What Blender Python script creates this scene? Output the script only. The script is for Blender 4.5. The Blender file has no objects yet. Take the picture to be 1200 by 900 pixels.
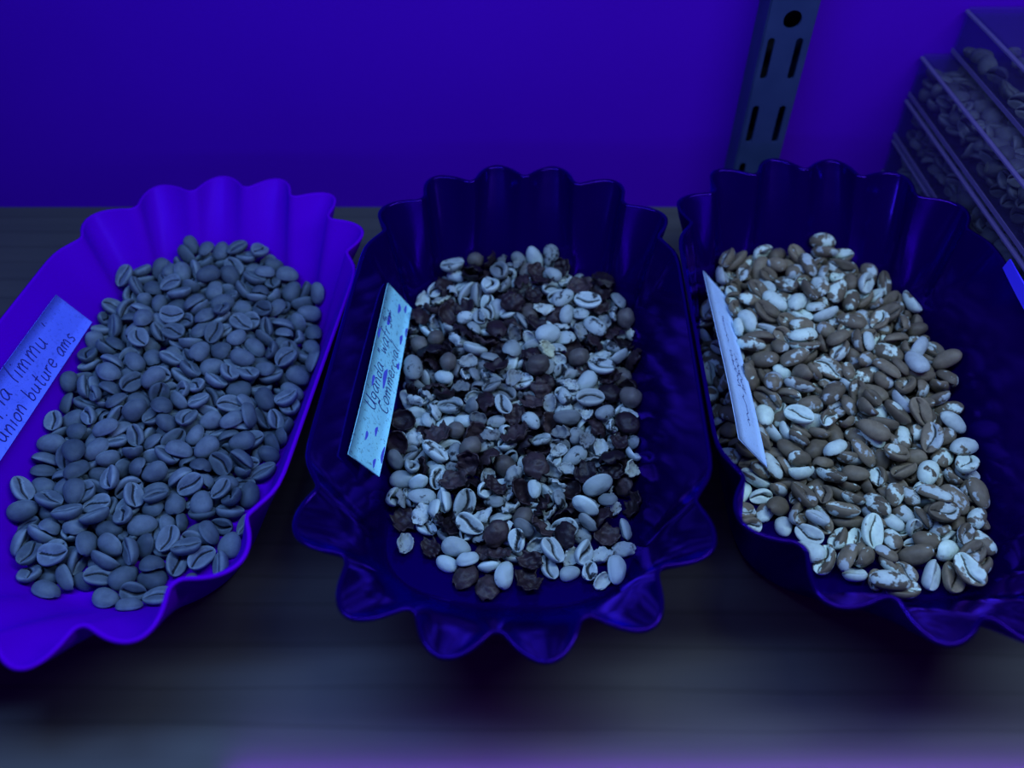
import bpy, bmesh, math, random
from mathutils import Vector, Matrix, Quaternion, Euler

SC = bpy.context.scene
COL = SC.collection

# ----------------------------------------------------------------------------------------------
# camera, world, lamps, exposure
# ----------------------------------------------------------------------------------------------
cam_data = bpy.data.cameras.new('camera')
cam = bpy.data.objects.new('camera', cam_data); COL.objects.link(cam)
cam_data.sensor_width = 36.0
cam_data.lens = 950 / 1200 * 36.0
cam_data.clip_start = .01
cam.location = (0, 0, .27)
cam.rotation_euler = (math.radians(90 - 46), 0, 0)
cam_data.dof.use_dof = True
cam_data.dof.focus_distance = .315
cam_data.dof.aperture_fstop = 6.5
SC.camera = cam

SC.view_settings.view_transform = 'Standard'
SC.view_settings.look = 'None'
SC.view_settings.exposure = 0.0
SC.view_settings.gamma = 1.0
SC.view_settings.use_curve_mapping = False
SC.cycles.transparent_max_bounces = 32

world = bpy.data.worlds.new('dark_room'); SC.world = world
world.use_nodes = True
world.node_tree.nodes['Background'].inputs['Color'].default_value = (.12, .10, 1.0, 1)
world.node_tree.nodes['Background'].inputs['Strength'].default_value = .02

def area_lamp(name, loc, rot, sx, sy, color, power, spread=180):
    l = bpy.data.lights.new(name, 'AREA'); l.shape = 'RECTANGLE'; l.size = sx; l.size_y = sy
    l.color = color; l.energy = power; l.spread = math.radians(spread)
    o = bpy.data.objects.new(name, l); COL.objects.link(o); o.location = loc; o.rotation_euler = rot
    return o
# under the shelf above: a blue strip on the left, a whiter violet one on the right; added behind the camera, an unseen violet strip that puts streaks on the trays
area_lamp('blue_strip_light', (-.145, .15, .40), (0, 0, 0), .33, .04, (.23, .43, 1.0), 1.3)
area_lamp('violet_strip_light', (.24, .15, .40), (0, 0, 0), .42, .04, (.46, .68, 1.0), 1.5)
area_lamp('added_streak_light', (0, -.31, .25), (math.radians(90), 0, 0), 2.2, .012, (.26, .02, 1.0), 1.0)
# an added violet light just below the frame, for the glow on the shelf front
area_lamp('added_front_glow_light', (.18, .0815, .0046), (math.radians(50), 0, 0), .54, .003, (.24, .0, 1.0), .14, 80)

# ----------------------------------------------------------------------------------------------
# helpers
# ----------------------------------------------------------------------------------------------
# ----------------------------------------------------------------------------------------------
# shapes (all in metres)
# ----------------------------------------------------------------------------------------------
def new_mesh(name, verts, faces, smooth=True):
    me = bpy.data.meshes.new(name)
    me.from_pydata([tuple(v) for v in verts], [], faces)
    me.update()
    if smooth:
        me.polygons.foreach_set('use_smooth', [True] * len(me.polygons))
    return me

def smooth_closed(pts, n):
    pts = [Vector(p) for p in pts]
    for _ in range(n):
        pts = [pts[i] * 0.5 + (pts[i - 1] + pts[(i + 1) % len(pts)]) * 0.25 for i in range(len(pts))]
    return pts

def tray_rings(h, side=0.0685, bx=.047):
    """rings of the sample tray from the floor edge up to the rim, plus their heights; each ring follows the scalloped outline"""
    # one quadrant of the rim: straight side, then three lobes to the middle of the end
    notches = [Vector((side - .0065, .069)), Vector((.0465, .096)), Vector((.0245, .112)), Vector((0, .1175))]
    amps = [.0112, .0128, .0112]
    rim_q, base_q, mid_q = [], [], []
    by, bd = .050, .027                                    # floor: half width, half straight length, depth of its end arc
    NS, NL = 10, 24
    def base_at(a):                                                  # superellipse arc of the floor, a from 0 (side) to 1 (middle of the end)
        t = a * math.pi / 2
        return Vector((bx * math.cos(t) ** .8, by + bd * math.sin(t) ** .8))
    for i in range(NS):
        u = i / NS
        rim_q.append(Vector((side, .0585 * u))); mid_q.append(Vector((side, .0585 * u))); base_q.append(Vector((bx, by * u)))
    for i in range(4):                                               # the folded corner between the straight side and the first flute
        u = i / 4
        c = Vector((side, .0585)).lerp(notches[0], u)
        rim_q.append(c); mid_q.append(c); base_q.append(Vector((bx, by)).lerp(base_at(.04), u))
    for k in range(3):
        a, b = notches[k], notches[k + 1]
        n = Vector(((b - a).y, -(b - a).x)).normalized()
        if n.y < 0: n = -n
        for i in range(NL):
            u = i / NL
            p = a.lerp(b, u)
            s = max(math.sin(math.pi * min(max((u - .09) / .82, 0), 1)), 0) ** .72
            rim_q.append(p + n * amps[k] * s); mid_q.append(p)
            base_q.append(base_at(.04 + .96 * (k + u) / 3))
    tipr, tipb, tipm = notches[3], base_at(1), notches[3]
    def close(q, tip):
        q = q + [tip]
        right = q[::-1]                                              # from the back tip down the right side to the middle
        ring = right + [Vector((p.x, -p.y)) for p in q[1:]]          # on to the front tip
        left = [Vector((-p.x, p.y)) for p in ring[::-1]]
        return ring + left[1:-1]
    rim, base = close(rim_q, tipr), close(base_q, tipb)
    rim = smooth_closed(rim, 2)
    mid = smooth_closed(close(mid_q, tipm), 14)
    rings = []
    for t, fz in ((0, 0), (.04, .008), (.09, .03), (.15, .075), (.22, .145), (.31, .245), (.44, .395), (.60, .575), (.78, .768), (.93, .926), (.983, .982), (1.0, 1.0)):
        fl = min(1, max(0, (t - .03) / .9)) ** .85                   # the flutes grow from nothing at the floor
        ring = []
        for r, b, m in zip(rim, base, mid):
            top = m.lerp(r, fl)
            p = b.lerp(top, t)
            ring.append((p.x, p.y, h * fz))
        rings.append(ring)
    return rings

def tray_mesh(h, side=0.0685, bx=.047):
    rings = tray_rings(h, side, bx)
    n = len(rings[0])
    verts, faces = [], []
    for f in (.33, .7):                                              # rings of the floor
        verts += [(x * f, y * f, 0) for x, y, z in rings[0]]
    for r in rings: verts += r
    R = len(rings) + 2
    c = len(verts); verts.append((0, 0, 0))
    for j in range(n):
        faces.append((c, j, (j + 1) % n))
        for i in range(R - 1):
            a, b = i * n + j, i * n + (j + 1) % n
            faces.append((a, a + n, b + n, b))
    return verts, [f[::-1] for f in faces]

def bean_mesh(rng, a=.0049, b=.0035, c=.0031, d=.0010, groove=.0010, curve=.0006, nu=13, nv=12, lump=.00012, open_=0.0):
    """one coffee bean: long axis x, domed back up (+z), flat face with its wavy crease down (-z). Returns verts, faces, and how much each vertex lies in the crease"""
    ph, ph2 = rng.uniform(0, 6.28), rng.uniform(0, 6.28)
    asym = rng.uniform(-.2, .2); bend = rng.uniform(-.1, .1); skew = rng.uniform(-.15, .15)
    us = [math.sin(math.pi / 2 * (-1 + 2 * i / nu)) for i in range(nu + 1)]
    # across: columns drawn together around the crease on both faces
    vs = sorted([math.sin(math.pi / 2 * (-1 + 2 * j / nv)) for j in range(nv + 1)] + [-.085, .085, -.2, .2])
    nvv = len(vs) - 1
    verts, faces, cr = [], [], []
    idx = {}
    def add(key, p, k):
        if key not in idx:
            idx[key] = len(verts); verts.append(p); cr.append(k)
        return idx[key]
    def vid(side, i, j):
        u, v = us[i], vs[j]
        w = max(0.0, 1 - abs(u) ** 2.3) ** .5 * b * (1 + asym * u)
        e = i in (0, nu) or j in (0, nvv)
        x = a * u
        y = w * v + bend * a * (u * u - .4)
        s = curve * math.sin(u * 2.6 + ph * .3)
        fall = max(0.0, 1 - abs(u) ** 2.6) ** .5
        if side == 0:
            z = c * fall * max(0.0, 1 - v * v) ** .5 * (1 + skew * u + .12 * skew * v)
            k = 0.0
        else:
            z = -d * fall * (.55 + .75 * v * v) * max(0.0, 1 - v ** 8) ** .5
            g = math.exp(-(((w * v - s)) / (.00042 + open_)) ** 2) * min(1, (1 - abs(u)) * 5)
            z += groove * g
            k = g if g > .05 else -min(1, max(0, (max(abs(v), abs(u)) - .62) / .3))
        z += lump * (math.sin(u * 5 + ph) * math.cos(v * 4 + ph2)) * fall * (1 - v * v)
        if e: k = -1.0
        if i == 0: key = ('s',)
        elif i == nu: key = ('e',)
        elif e: key = ('b', i, j)
        else: key = (side, i, j)
        if i in (0, nu): y = bend * a * .6
        return add(key, (x, y, z), k)
    for side in (0, 1):
        for i in range(nu):
            for j in range(nvv):
                q = [vid(side, i, j), vid(side, i + 1, j), vid(side, i + 1, j + 1), vid(side, i, j + 1)]
                q = [q[t] for t in range(4) if q[t] != q[t - 1]]
                if len(q) > 2: faces.append(q if side == 0 else q[::-1])
    return verts, faces, cr

def husk_mesh(rng, a=.0052, b=.0040, c=.0032, thick=.0004, crumple=.0006, cover=.75, curl=0.0, nu=12, nv=9):
    """a bowl-shaped torn piece of dry skin or parchment, hollow side down"""
    verts, faces, cr = [], [], []
    ph = [rng.uniform(0, 6.28) for _ in range(6)]
    for side in (0, 1):
        for i in range(nu + 1):
            for j in range(nv + 1):
                u, v = -1 + 2 * i / nu, -1 + 2 * j / nv
                rag = 1 + .16 * math.sin(5 * v + ph[0]) * abs(u) ** 4 + .13 * math.sin(4 * u + ph[1]) * abs(v) ** 4
                # square -> disc
                du, dv = u * math.sqrt(max(0, 1 - v * v / 2)), v * math.sqrt(max(0, 1 - u * u / 2))
                du *= rag; dv *= rag
                th = cover * math.hypot(du, dv) * math.pi / 2
                al = math.atan2(dv, du)
                x, y, z = a * math.sin(th) * math.cos(al), b * math.sin(th) * math.sin(al), c * math.cos(th)
                n = crumple * (math.sin(7 * du + ph[2] + 2 * dv) * math.cos(6 * dv + ph[3]) + .5 * math.sin(13 * du * dv + 9 * du + ph[4]))
                z += n + curl * c * (abs(du) ** 3) * .9
                r = 1 - (thick / max(a, 1e-6)) * side * 1.0
                verts.append((x * r + n * .4, y * r - n * .3, z - side * thick)); cr.append(0.0)
    W = nv + 1; M = (nu + 1) * W
    for i in range(nu):
        for j in range(nv):
            q = (i * W + j, (i + 1) * W + j, (i + 1) * W + j + 1, i * W + j + 1)
            faces.append(q); faces.append(tuple(k + M for k in q[::-1]))
    loop = [i * W for i in range(nu)] + [nu * W + j for j in range(nv)] + [(nu - i) * W + nv for i in range(nu)] + [nv - j for j in range(nv)]
    for k in range(len(loop)):
        p, q = loop[k], loop[(k + 1) % len(loop)]
        faces.append((q, p, p + M, q + M))
    zc = sum(v[2] for v in verts) / len(verts)
    verts = [(x, y, z - zc) for x, y, z in verts]
    return verts, faces, cr

def cherry_mesh(rng, a=.0052, b=.0043, c=.0041, wr=.00022, nu=12, nv=16):
    """a whole dried cherry or round peaberry"""
    verts, faces, cr = [], [], []
    ph = [rng.uniform(0, 6.28) for _ in range(4)]
    verts.append((0, 0, c)); cr.append(0.0)
    for i in range(1, nu):
        t = math.pi * i / nu
        for j in range(nv):
            s = 2 * math.pi * j / nv
            k = 1 + wr / a * (1.0 * math.sin(5 * s + ph[0]) * math.sin(t) + .8 * math.sin(3 * t + ph[1]) * math.cos(3 * s + ph[2]) + .6 * math.sin(9 * s + 4 * t + ph[3]))
            verts.append((a * k * math.sin(t) * math.cos(s), b * k * math.sin(t) * math.sin(s), c * k * math.cos(t))); cr.append(0.0)
    verts.append((0, 0, -c)); cr.append(0.0)
    L = len(verts) - 1
    for j in range(nv):
        j2 = (j + 1) % nv
        faces.append((0, 1 + j, 1 + j2)); faces.append((L, 1 + (nu - 2) * nv + j2, 1 + (nu - 2) * nv + j))
        for i in range(nu - 2):
            faces.append((1 + i * nv + j, 1 + (i + 1) * nv + j, 1 + (i + 1) * nv + j2, 1 + i * nv + j2))
    return verts, faces, cr

def seed_shapes():
    """every shape that lies in the trays: key -> (verts, faces, crease)"""
    S = {}
    r = random.Random(7)
    for k in range(8):                                               # green beans
        z = r.uniform(.84, 1.16)
        S['g%d' % k] = bean_mesh(r, a=.0047 * z * r.uniform(.9, 1.14), b=.0034 * z * r.uniform(.93, 1.08), c=.0030 * z * r.uniform(.85, 1.12), d=.0009, groove=.0012)
    for k in range(8):                                               # blotched beans
        z = r.uniform(.84, 1.14)
        S['b%d' % k] = bean_mesh(r, a=.0050 * z * r.uniform(.9, 1.16), b=.0034 * z * r.uniform(.9, 1.06), c=.0031 * z * r.uniform(.85, 1.08), d=.0012, groove=.0014, curve=.0009, lump=.0002)
    for k in range(6):                                               # pale beans of the mixed sample
        z = r.uniform(.8, 1.1)
        S['p%d' % k] = bean_mesh(r, a=.0046 * z * r.uniform(.9, 1.15), b=.0033 * z * r.uniform(.9, 1.08), c=.0029 * z * r.uniform(.8, 1.1), d=.0011, groove=.0015, curve=.0010, open_=.0002, lump=.0003)
    for k in range(6):                                               # dark torn husks
        z = r.uniform(.8, 1.15)
        S['h%d' % k] = husk_mesh(r, a=.0058 * z, b=.0044 * z * r.uniform(.85, 1.1), c=.0034 * z, cover=.68 + r.uniform(-.14, .18), crumple=r.uniform(.0004, .0009))
    for k in range(6):                                               # pale curled shells
        z = r.uniform(.62, 1.05)
        S['s%d' % k] = husk_mesh(r, a=.0050 * z, b=.0034 * z, c=.0030 * z, thick=.0005, crumple=r.uniform(.0002, .0006), cover=.85 + r.uniform(-.15, .12), curl=r.uniform(.2, .9))
    for k in range(3):                                               # round cherries
        S['c%d' % k] = cherry_mesh(r, a=.0049 - .0006 * k, b=.0041 - .0004 * k, c=.0038 - .0003 * k, wr=.0003 - .0001 * k)
    K = 1.13
    return {k: ([(x * K, y * K, z * K) for x, y, z in v], f, c) for k, (v, f, c) in S.items()}

# where the trays stand: x, y, turn in degrees, height, half width of the straight sides at the rim, and at the floor
TRAYS = {'left': (-.1400, .2265, -5.0, .053, .0675, .041), 'middle': (.0010, .2250, -2.5, .060, .0667, .047), 'right': (.1372, .2280, -2.0, .062, .0667, .047)}
# paper slips on the left walls: four corners in each tray's own frame (upper back, lower back, lower front, upper front)
def tray_point(which, x, y, z):
    cx, cy, ph, h, s, bx = TRAYS[which]
    ph = math.radians(ph)
    return Vector((cx + x * math.cos(ph) - y * math.sin(ph), cy + x * math.sin(ph) + y * math.cos(ph), z))
SLIPS = {'left': ((-.0610, .0400, .0430), (-.0528, .0425, .0255), (-.0528, -.0580, .0255), (-.0610, -.0600, .0430)),
         'middle': ((-.0586, .0560, .0400), (-.0503, .0605, .0215), (-.0503, -.0375, .0210), (-.0586, -.0420, .0400)),
         'right': ((-.0515, .0665, .0370), (-.0370, .0680, .0195), (-.0370, -.0340, .0195), (-.0515, -.0345, .0370))}


def link(name, me, mat=None, parent=None, loc=None):
    o = bpy.data.objects.new(name, me); COL.objects.link(o)
    if mat is not None and not me.materials: me.materials.append(mat)
    if parent is not None: o.parent = parent
    if loc is not None: o.location = loc
    return o

def tag(o, label, cat, group=None):
    o['label'] = label; o['category'] = cat
    if group: o['group'] = group
    return o

def empty(name, loc, label, cat, group=None, rz=0):
    o = bpy.data.objects.new(name, None); COL.objects.link(o); o.empty_display_size = .02
    o.location = loc; o.rotation_euler = (0, 0, rz)
    return tag(o, label, cat, group)

def box_geo(x0, x1, y0, y1, z0, z1):
    v = [(x, y, z) for z in (z0, z1) for y in (y0, y1) for x in (x0, x1)]
    return v, [(0, 2, 3, 1), (4, 5, 7, 6), (0, 1, 5, 4), (1, 3, 7, 5), (3, 2, 6, 7), (2, 0, 4, 6)]

def join_geo(parts):
    V, F = [], []
    for v, f in parts:
        b = len(V); V += list(v); F += [tuple(i + b for i in q) for q in f]
    return V, F

def bevel(o, w, seg=2):
    m = o.modifiers.new('bevel', 'BEVEL'); m.width = w; m.segments = seg; m.limit_method = 'ANGLE'
    return o

# ----------------------------------------------------------------------------------------------
# materials
# ----------------------------------------------------------------------------------------------
class Mat:
    def __init__(self, name):
        self.m = bpy.data.materials.new(name); self.m.use_nodes = True
        self.t = self.m.node_tree; self.b = self.t.nodes['Principled BSDF']
    def n(self, kind, **kw):
        x = self.t.nodes.new(kind)
        for k, v in kw.items(): setattr(x, k, v)
        return x
    def l(self, a, b): self.t.links.new(a, b)
    def set(self, **kw):
        for k, v in kw.items(): self.b.inputs[k.replace('_', ' ')].default_value = v
        return self
    def noise(self, coord, scale, detail=3, rough=.5, vec_off=None):
        x = self.n('ShaderNodeTexNoise'); x.inputs['Scale'].default_value = scale; x.inputs['Detail'].default_value = detail; x.inputs['Roughness'].default_value = rough
        self.l(coord, x.inputs['Vector']); return x.outputs['Fac']
    def ramp(self, fac, stops):
        r = self.n('ShaderNodeValToRGB'); e = r.color_ramp.elements
        while len(e) < len(stops): e.new(.5)
        for q, (p, c) in zip(e, stops): q.position = p; q.color = (*c, 1)
        self.l(fac, r.inputs['Fac']); return r.outputs['Color']
    def mix(self, fac, a, b, mode='MIX'):
        x = self.n('ShaderNodeMix', data_type='RGBA', blend_type=mode)
        for sock, v in ((x.inputs[0], fac), (x.inputs[6], a), (x.inputs[7], b)):
            if hasattr(v, 'links'): self.l(v, sock)
            elif isinstance(v, (int, float)): sock.default_value = v
            else: sock.default_value = (*v, 1)
        return x.outputs[2]
    def math(self, op, a, b=0.0, clamp=False):
        x = self.n('ShaderNodeMath', operation=op, use_clamp=clamp)
        for s, v in ((x.inputs[0], a), (x.inputs[1], b)):
            if hasattr(v, 'links'): self.l(v, s)
            else: s.default_value = v
        return x.outputs[0]
    def bump(self, height, strength, dist):
        x = self.n('ShaderNodeBump'); x.inputs['Strength'].default_value = strength; x.inputs['Distance'].default_value = dist
        self.l(height, x.inputs['Height']); self.l(x.outputs['Normal'], self.b.inputs['Normal'])
    def color(self, c): self.l(c, self.b.inputs['Base Color'])
    def obj(self): return self.n('ShaderNodeTexCoord').outputs['Object']

def mat_plain(name, col, rough=.5, **kw):
    M = Mat(name); M.set(Base_Color=(*col, 1), Roughness=rough, **kw); return M.m

def mat_wall():
    M = Mat('painted_wall'); c = M.obj()
    f = M.noise(c, 9, 3)
    M.color(M.ramp(f, [(.3, (.076, .0, .45)), (.7, (.084, .0, .48))]))
    M.set(Roughness=.75, Specular_IOR_Level=.1)
    M.bump(M.noise(c, 900, 2), .15, .0004)
    return M.m

def mat_wood():
    M = Mat('laminate_wood'); c = M.obj()
    mp = M.n('ShaderNodeMapping'); mp.inputs['Scale'].default_value = (1.1, 14, 14); mp.inputs['Rotation'].default_value = (0, 0, .05); M.l(c, mp.inputs['Vector'])
    f = M.noise(mp.outputs[0], 6, 5, .6)
    w = M.n('ShaderNodeTexWave', wave_type='BANDS', bands_direction='Y'); w.inputs['Scale'].default_value = 2.4; w.inputs['Distortion'].default_value = 5; w.inputs['Detail'].default_value = 3
    mp2 = M.n('ShaderNodeMapping'); mp2.inputs['Scale'].default_value = (.9, 9, 9); mp2.inputs['Rotation'].default_value = (0, 0, .06); M.l(c, mp2.inputs['Vector']); M.l(mp2.outputs[0], w.inputs['Vector'])
    lines = M.ramp(w.outputs['Fac'], [(.0, (.84, .84, .84)), (.08, (1, 1, 1))])
    base = M.ramp(f, [(.25, (.070, .068, .066)), (.75, (.088, .084, .080))])
    M.color(M.mix(1.0, base, lines, 'MULTIPLY'))
    M.set(Roughness=.45, Specular_IOR_Level=.2)
    M.bump(f, .12, .0006)
    return M.m

def mat_tray(name, col, rough, gloss, amount):
    """plain coloured plastic whose gloss takes on the colour of the plastic"""
    M = Mat(name); c = M.obj(); t = M.t; t.nodes.remove(M.b)
    f = M.noise(c, 45, 4)
    dust = M.ramp(M.noise(c, 130, 6, .75), [(.66, (0, 0, 0)), (.80, (1, 1, 1))])
    base = M.mix(f, tuple(x * .95 for x in col), tuple(x * 1.05 for x in col))
    df = M.n('ShaderNodeBsdfDiffuse'); M.l(M.mix(M.math('MULTIPLY', dust, .04), base, (.2, .2, .3)), df.inputs['Color'])
    gl = M.n('ShaderNodeBsdfGlossy'); gl.inputs['Color'].default_value = (*gloss, 1)
    M.l(M.math('ADD', M.math('MULTIPLY', f, .08), rough - .04), gl.inputs['Roughness'])
    fr = M.n('ShaderNodeFresnel'); fr.inputs['IOR'].default_value = 1.47
    mx = M.n('ShaderNodeMixShader'); M.l(M.math('MULTIPLY', fr.outputs[0], amount, True), mx.inputs[0]); M.l(df.outputs[0], mx.inputs[1]); M.l(gl.outputs[0], mx.inputs[2])
    bp = M.n('ShaderNodeBump'); bp.inputs['Strength'].default_value = .012; bp.inputs['Distance'].default_value = .0004; M.l(M.noise(c, 120, 2), bp.inputs['Height'])
    for q in (df, gl): M.l(bp.outputs[0], q.inputs['Normal'])
    M.l(mx.outputs[0], t.nodes['Material Output'].inputs['Surface'])
    return M.m

def crease(M):
    return M.n('ShaderNodeAttribute', attribute_name='crease').outputs['Fac']

def edge_light(M, col, amount):
    """the worn, paler edge around the flat face of a bean"""
    k = M.math('MULTIPLY', crease(M), -amount, True)
    return M.mix(k, col, M.mix(1.0, col, (1.9, 1.9, 1.8), 'MULTIPLY'))

def shifted(M):
    """object coordinates moved on by a random step, so that copies of one mesh do not share their marks"""
    oi = M.n('ShaderNodeObjectInfo')
    v = M.n('ShaderNodeVectorMath', operation='MULTIPLY_ADD'); M.l(M.obj(), v.inputs[0]); v.inputs[1].default_value = (1, 1, 1)
    cx = M.n('ShaderNodeCombineXYZ'); r = M.math('MULTIPLY', oi.outputs['Random'], 3.7)
    M.l(r, cx.inputs[0]); M.l(M.math('MULTIPLY', r, 1.7), cx.inputs[1]); M.l(M.math('MULTIPLY', r, .6), cx.inputs[2])
    M.l(cx.outputs[0], v.inputs[2])
    return v.outputs[0], oi

def mat_green_bean(name='green_bean_skin', lo=(.058, .082, .105), hi=(.150, .195, .235)):
    M = Mat(name); c, oi = shifted(M)
    tone = M.ramp(oi.outputs['Random'], [(0, lo), (.5, tuple((a + b) / 2 for a, b in zip(lo, hi))), (1, hi)])
    f = M.noise(c, 250, 4, .6)
    base = M.mix(1.0, tone, M.ramp(f, [(.28, (.72, .72, .74)), (.72, (1.18, 1.18, 1.15))]), 'MULTIPLY')
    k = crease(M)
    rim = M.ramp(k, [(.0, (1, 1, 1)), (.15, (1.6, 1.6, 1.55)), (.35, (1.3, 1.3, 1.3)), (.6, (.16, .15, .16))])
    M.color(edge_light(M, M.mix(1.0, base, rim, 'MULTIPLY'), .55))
    M.set(Roughness=.6, Specular_IOR_Level=.25)
    M.bump(M.noise(c, 900, 3), .25, .0003)
    return M.m

def mat_blotched_bean():
    M = Mat('blotched_bean_skin'); c, oi = shifted(M)
    sep = M.n('ShaderNodeSeparateColor'); M.l(oi.outputs['Color'], sep.inputs[0])
    f = M.noise(c, 165, 3, .55)
    k = crease(M)
    near = M.math('MULTIPLY', k, .10)
    f2 = M.math('ADD', M.math('ADD', f, near), M.math('SUBTRACT', sep.outputs[0], .5))
    mask = M.ramp(f2, [(.50, (0, 0, 0)), (.55, (1, 1, 1))])
    g = M.noise(c, 470, 4)
    brown = M.mix(sep.outputs[1], (.115, .090, .060), (.215, .170, .110))
    brown = M.mix(1.0, brown, M.ramp(g, [(.3, (.82, .82, .82)), (.7, (1.12, 1.12, 1.12))]), 'MULTIPLY')
    pale = M.mix(sep.outputs[2], (.40, .45, .46), (.74, .88, .72))
    pale = M.mix(1.0, pale, M.ramp(g, [(.25, (.80, .80, .82)), (.6, (1, 1, 1))]), 'MULTIPLY')
    col = M.mix(mask, brown, pale)
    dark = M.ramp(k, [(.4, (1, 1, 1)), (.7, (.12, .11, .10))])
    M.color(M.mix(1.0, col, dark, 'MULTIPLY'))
    M.set(Roughness=.55, Specular_IOR_Level=.3)
    M.bump(f2, .25, .0004)
    return M.m

def mat_pale_bean():
    M = Mat('pale_bean_skin'); c, oi = shifted(M)
    sep = M.n('ShaderNodeSeparateColor'); M.l(oi.outputs['Color'], sep.inputs[0])
    f = M.noise(c, 205, 5, .65)
    f2 = M.math('ADD', f, M.math('SUBTRACT', sep.outputs[0], .5))
    mask = M.ramp(f2, [(.36, (.055, .05, .055)), (.43, (.9, .9, .9)), (.62, (1, 1, 1))])
    pale = M.mix(sep.outputs[1], (.13, .145, .15), (.50, .60, .57))
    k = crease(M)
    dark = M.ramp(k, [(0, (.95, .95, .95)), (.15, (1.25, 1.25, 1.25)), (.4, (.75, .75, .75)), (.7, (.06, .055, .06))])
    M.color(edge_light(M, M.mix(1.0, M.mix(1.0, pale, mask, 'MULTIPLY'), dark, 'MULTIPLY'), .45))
    M.set(Roughness=.6, Specular_IOR_Level=.25)
    M.bump(M.noise(c, 520, 4), .4, .0005)
    return M.m

def mat_husk():
    M = Mat('dark_dried_husk'); c, oi = shifted(M)
    tone = M.ramp(oi.outputs['Random'], [(0, (.010, .006, .010)), (.6, (.022, .012, .016)), (1, (.048, .032, .034))])
    f = M.noise(c, 300, 5, .6)
    M.color(M.mix(1.0, tone, M.ramp(f, [(.3, (.6, .6, .6)), (.75, (1.5, 1.4, 1.4))]), 'MULTIPLY'))
    M.set(Roughness=.5, Specular_IOR_Level=.3)
    M.bump(M.noise(c, 420, 4), .6, .0006)
    return M.m

def mat_shell():
    M = Mat('pale_parchment'); c, oi = shifted(M)
    tone = M.ramp(oi.outputs['Random'], [(0, (.12, .13, .13)), (.45, (.30, .34, .33)), (.9, (.52, .60, .56)), (1, (.50, .53, .36))])
    f = M.noise(c, 280, 5, .65)
    M.color(M.mix(1.0, tone, M.ramp(f, [(.34, (.15, .13, .14)), (.46, (.95, .95, .95))]), 'MULTIPLY'))
    M.set(Roughness=.6, Specular_IOR_Level=.25)
    M.bump(f, .4, .0005)
    return M.m

def mat_cherry():
    M = Mat('round_brown_skin'); c, oi = shifted(M)
    tone = M.ramp(oi.outputs['Random'], [(0, (.035, .026, .028)), (.4, (.10, .088, .078)), (1, (.18, .17, .15))])
    f = M.noise(c, 380, 4)
    M.color(M.mix(1.0, tone, M.ramp(f, [(.3, (.75, .75, .75)), (.7, (1.15, 1.15, 1.15))]), 'MULTIPLY'))
    M.set(Roughness=.5, Specular_IOR_Level=.3)
    M.bump(f, .3, .0004)
    return M.m

def mat_paper(name, col, speck):
    M = Mat(name); c = M.obj()
    f = M.noise(c, 650, 3, .6)
    a = M.ramp(f, [(.30, tuple(x * (1 - speck) for x in col)), (.44, col)])
    g = M.noise(c, 120, 2)
    M.color(M.mix(1.0, a, M.ramp(g, [(.3, (.88, .9, .95)), (.7, (1, 1, 1))]), 'MULTIPLY'))
    M.set(Roughness=.8, Specular_IOR_Level=.1)
    M.bump(f, .3, .0003)
    return M.m

def mat_clear(name='clear_plastic', clear=(.80, .80, .90), veil=.05):
    M = Mat(name); t = M.t
    t.nodes.remove(M.b)
    tr = M.n('ShaderNodeBsdfTransparent'); tr.inputs['Color'].default_value = (*clear, 1)
    gl = M.n('ShaderNodeBsdfGlossy'); gl.inputs['Roughness'].default_value = .12; gl.inputs['Color'].default_value = (.75, .75, .95, 1)
    df = M.n('ShaderNodeBsdfDiffuse'); df.inputs['Color'].default_value = (.22, .16, .42, 1)
    lw = M.n('ShaderNodeLayerWeight'); lw.inputs['Blend'].default_value = .5
    m1 = M.n('ShaderNodeMixShader'); m1.inputs[0].default_value = veil; M.l(tr.outputs[0], m1.inputs[1]); M.l(df.outputs[0], m1.inputs[2])
    m2 = M.n('ShaderNodeMixShader'); M.l(M.math('MULTIPLY', M.math('POWER', lw.outputs['Facing'], 4.0), .55), m2.inputs[0]); M.l(m1.outputs[0], m2.inputs[1]); M.l(gl.outputs[0], m2.inputs[2])
    M.l(m2.outputs[0], t.nodes['Material Output'].inputs['Surface'])
    return M.m

def mat_metal():
    M = Mat('zinc_coated_steel'); c = M.obj()
    f = M.noise(c, 60, 3)
    M.color(M.ramp(f, [(.3, (.022, .036, .11)), (.7, (.030, .046, .135))]))
    M.set(Roughness=.38, Metallic=0.0, Specular_IOR_Level=.5, Specular_Tint=(.35, .4, 1, 1))
    return M.m

M_wall, M_wood = mat_wall(), mat_wood()
M_purple = mat_tray('purple_plastic', (.112, .0, .52), .34, (.12, .04, 1.0), .6)
M_navy = mat_tray('dark_blue_plastic', (.0042, .0, .049), .15, (.15, .03, 1.0), 1.9)
M_green, M_blotch, M_pale, M_husk, M_shell, M_cherry = mat_green_bean(), mat_blotched_bean(), mat_pale_bean(), mat_husk(), mat_shell(), mat_cherry()
M_boxbean = mat_green_bean('boxed_bean_skin', (.08, .085, .07), (.22, .23, .18))
M_clear, M_metal = mat_clear(), mat_metal()
M_lip = mat_clear('clear_plastic_lip', (.55, .55, .75), .5)
M_dark = mat_plain('channel_shade_dark', (.01, .01, .02), .8)
M_ink = mat_plain('blue_black_ink', (.02, .02, .22), .6)
M_smudge = mat_plain('smeared_ink', (.10, .12, .75), .7)
M_slip_blue = mat_plain('violet_blue_card', (.06, .03, .95), .6)

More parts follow.
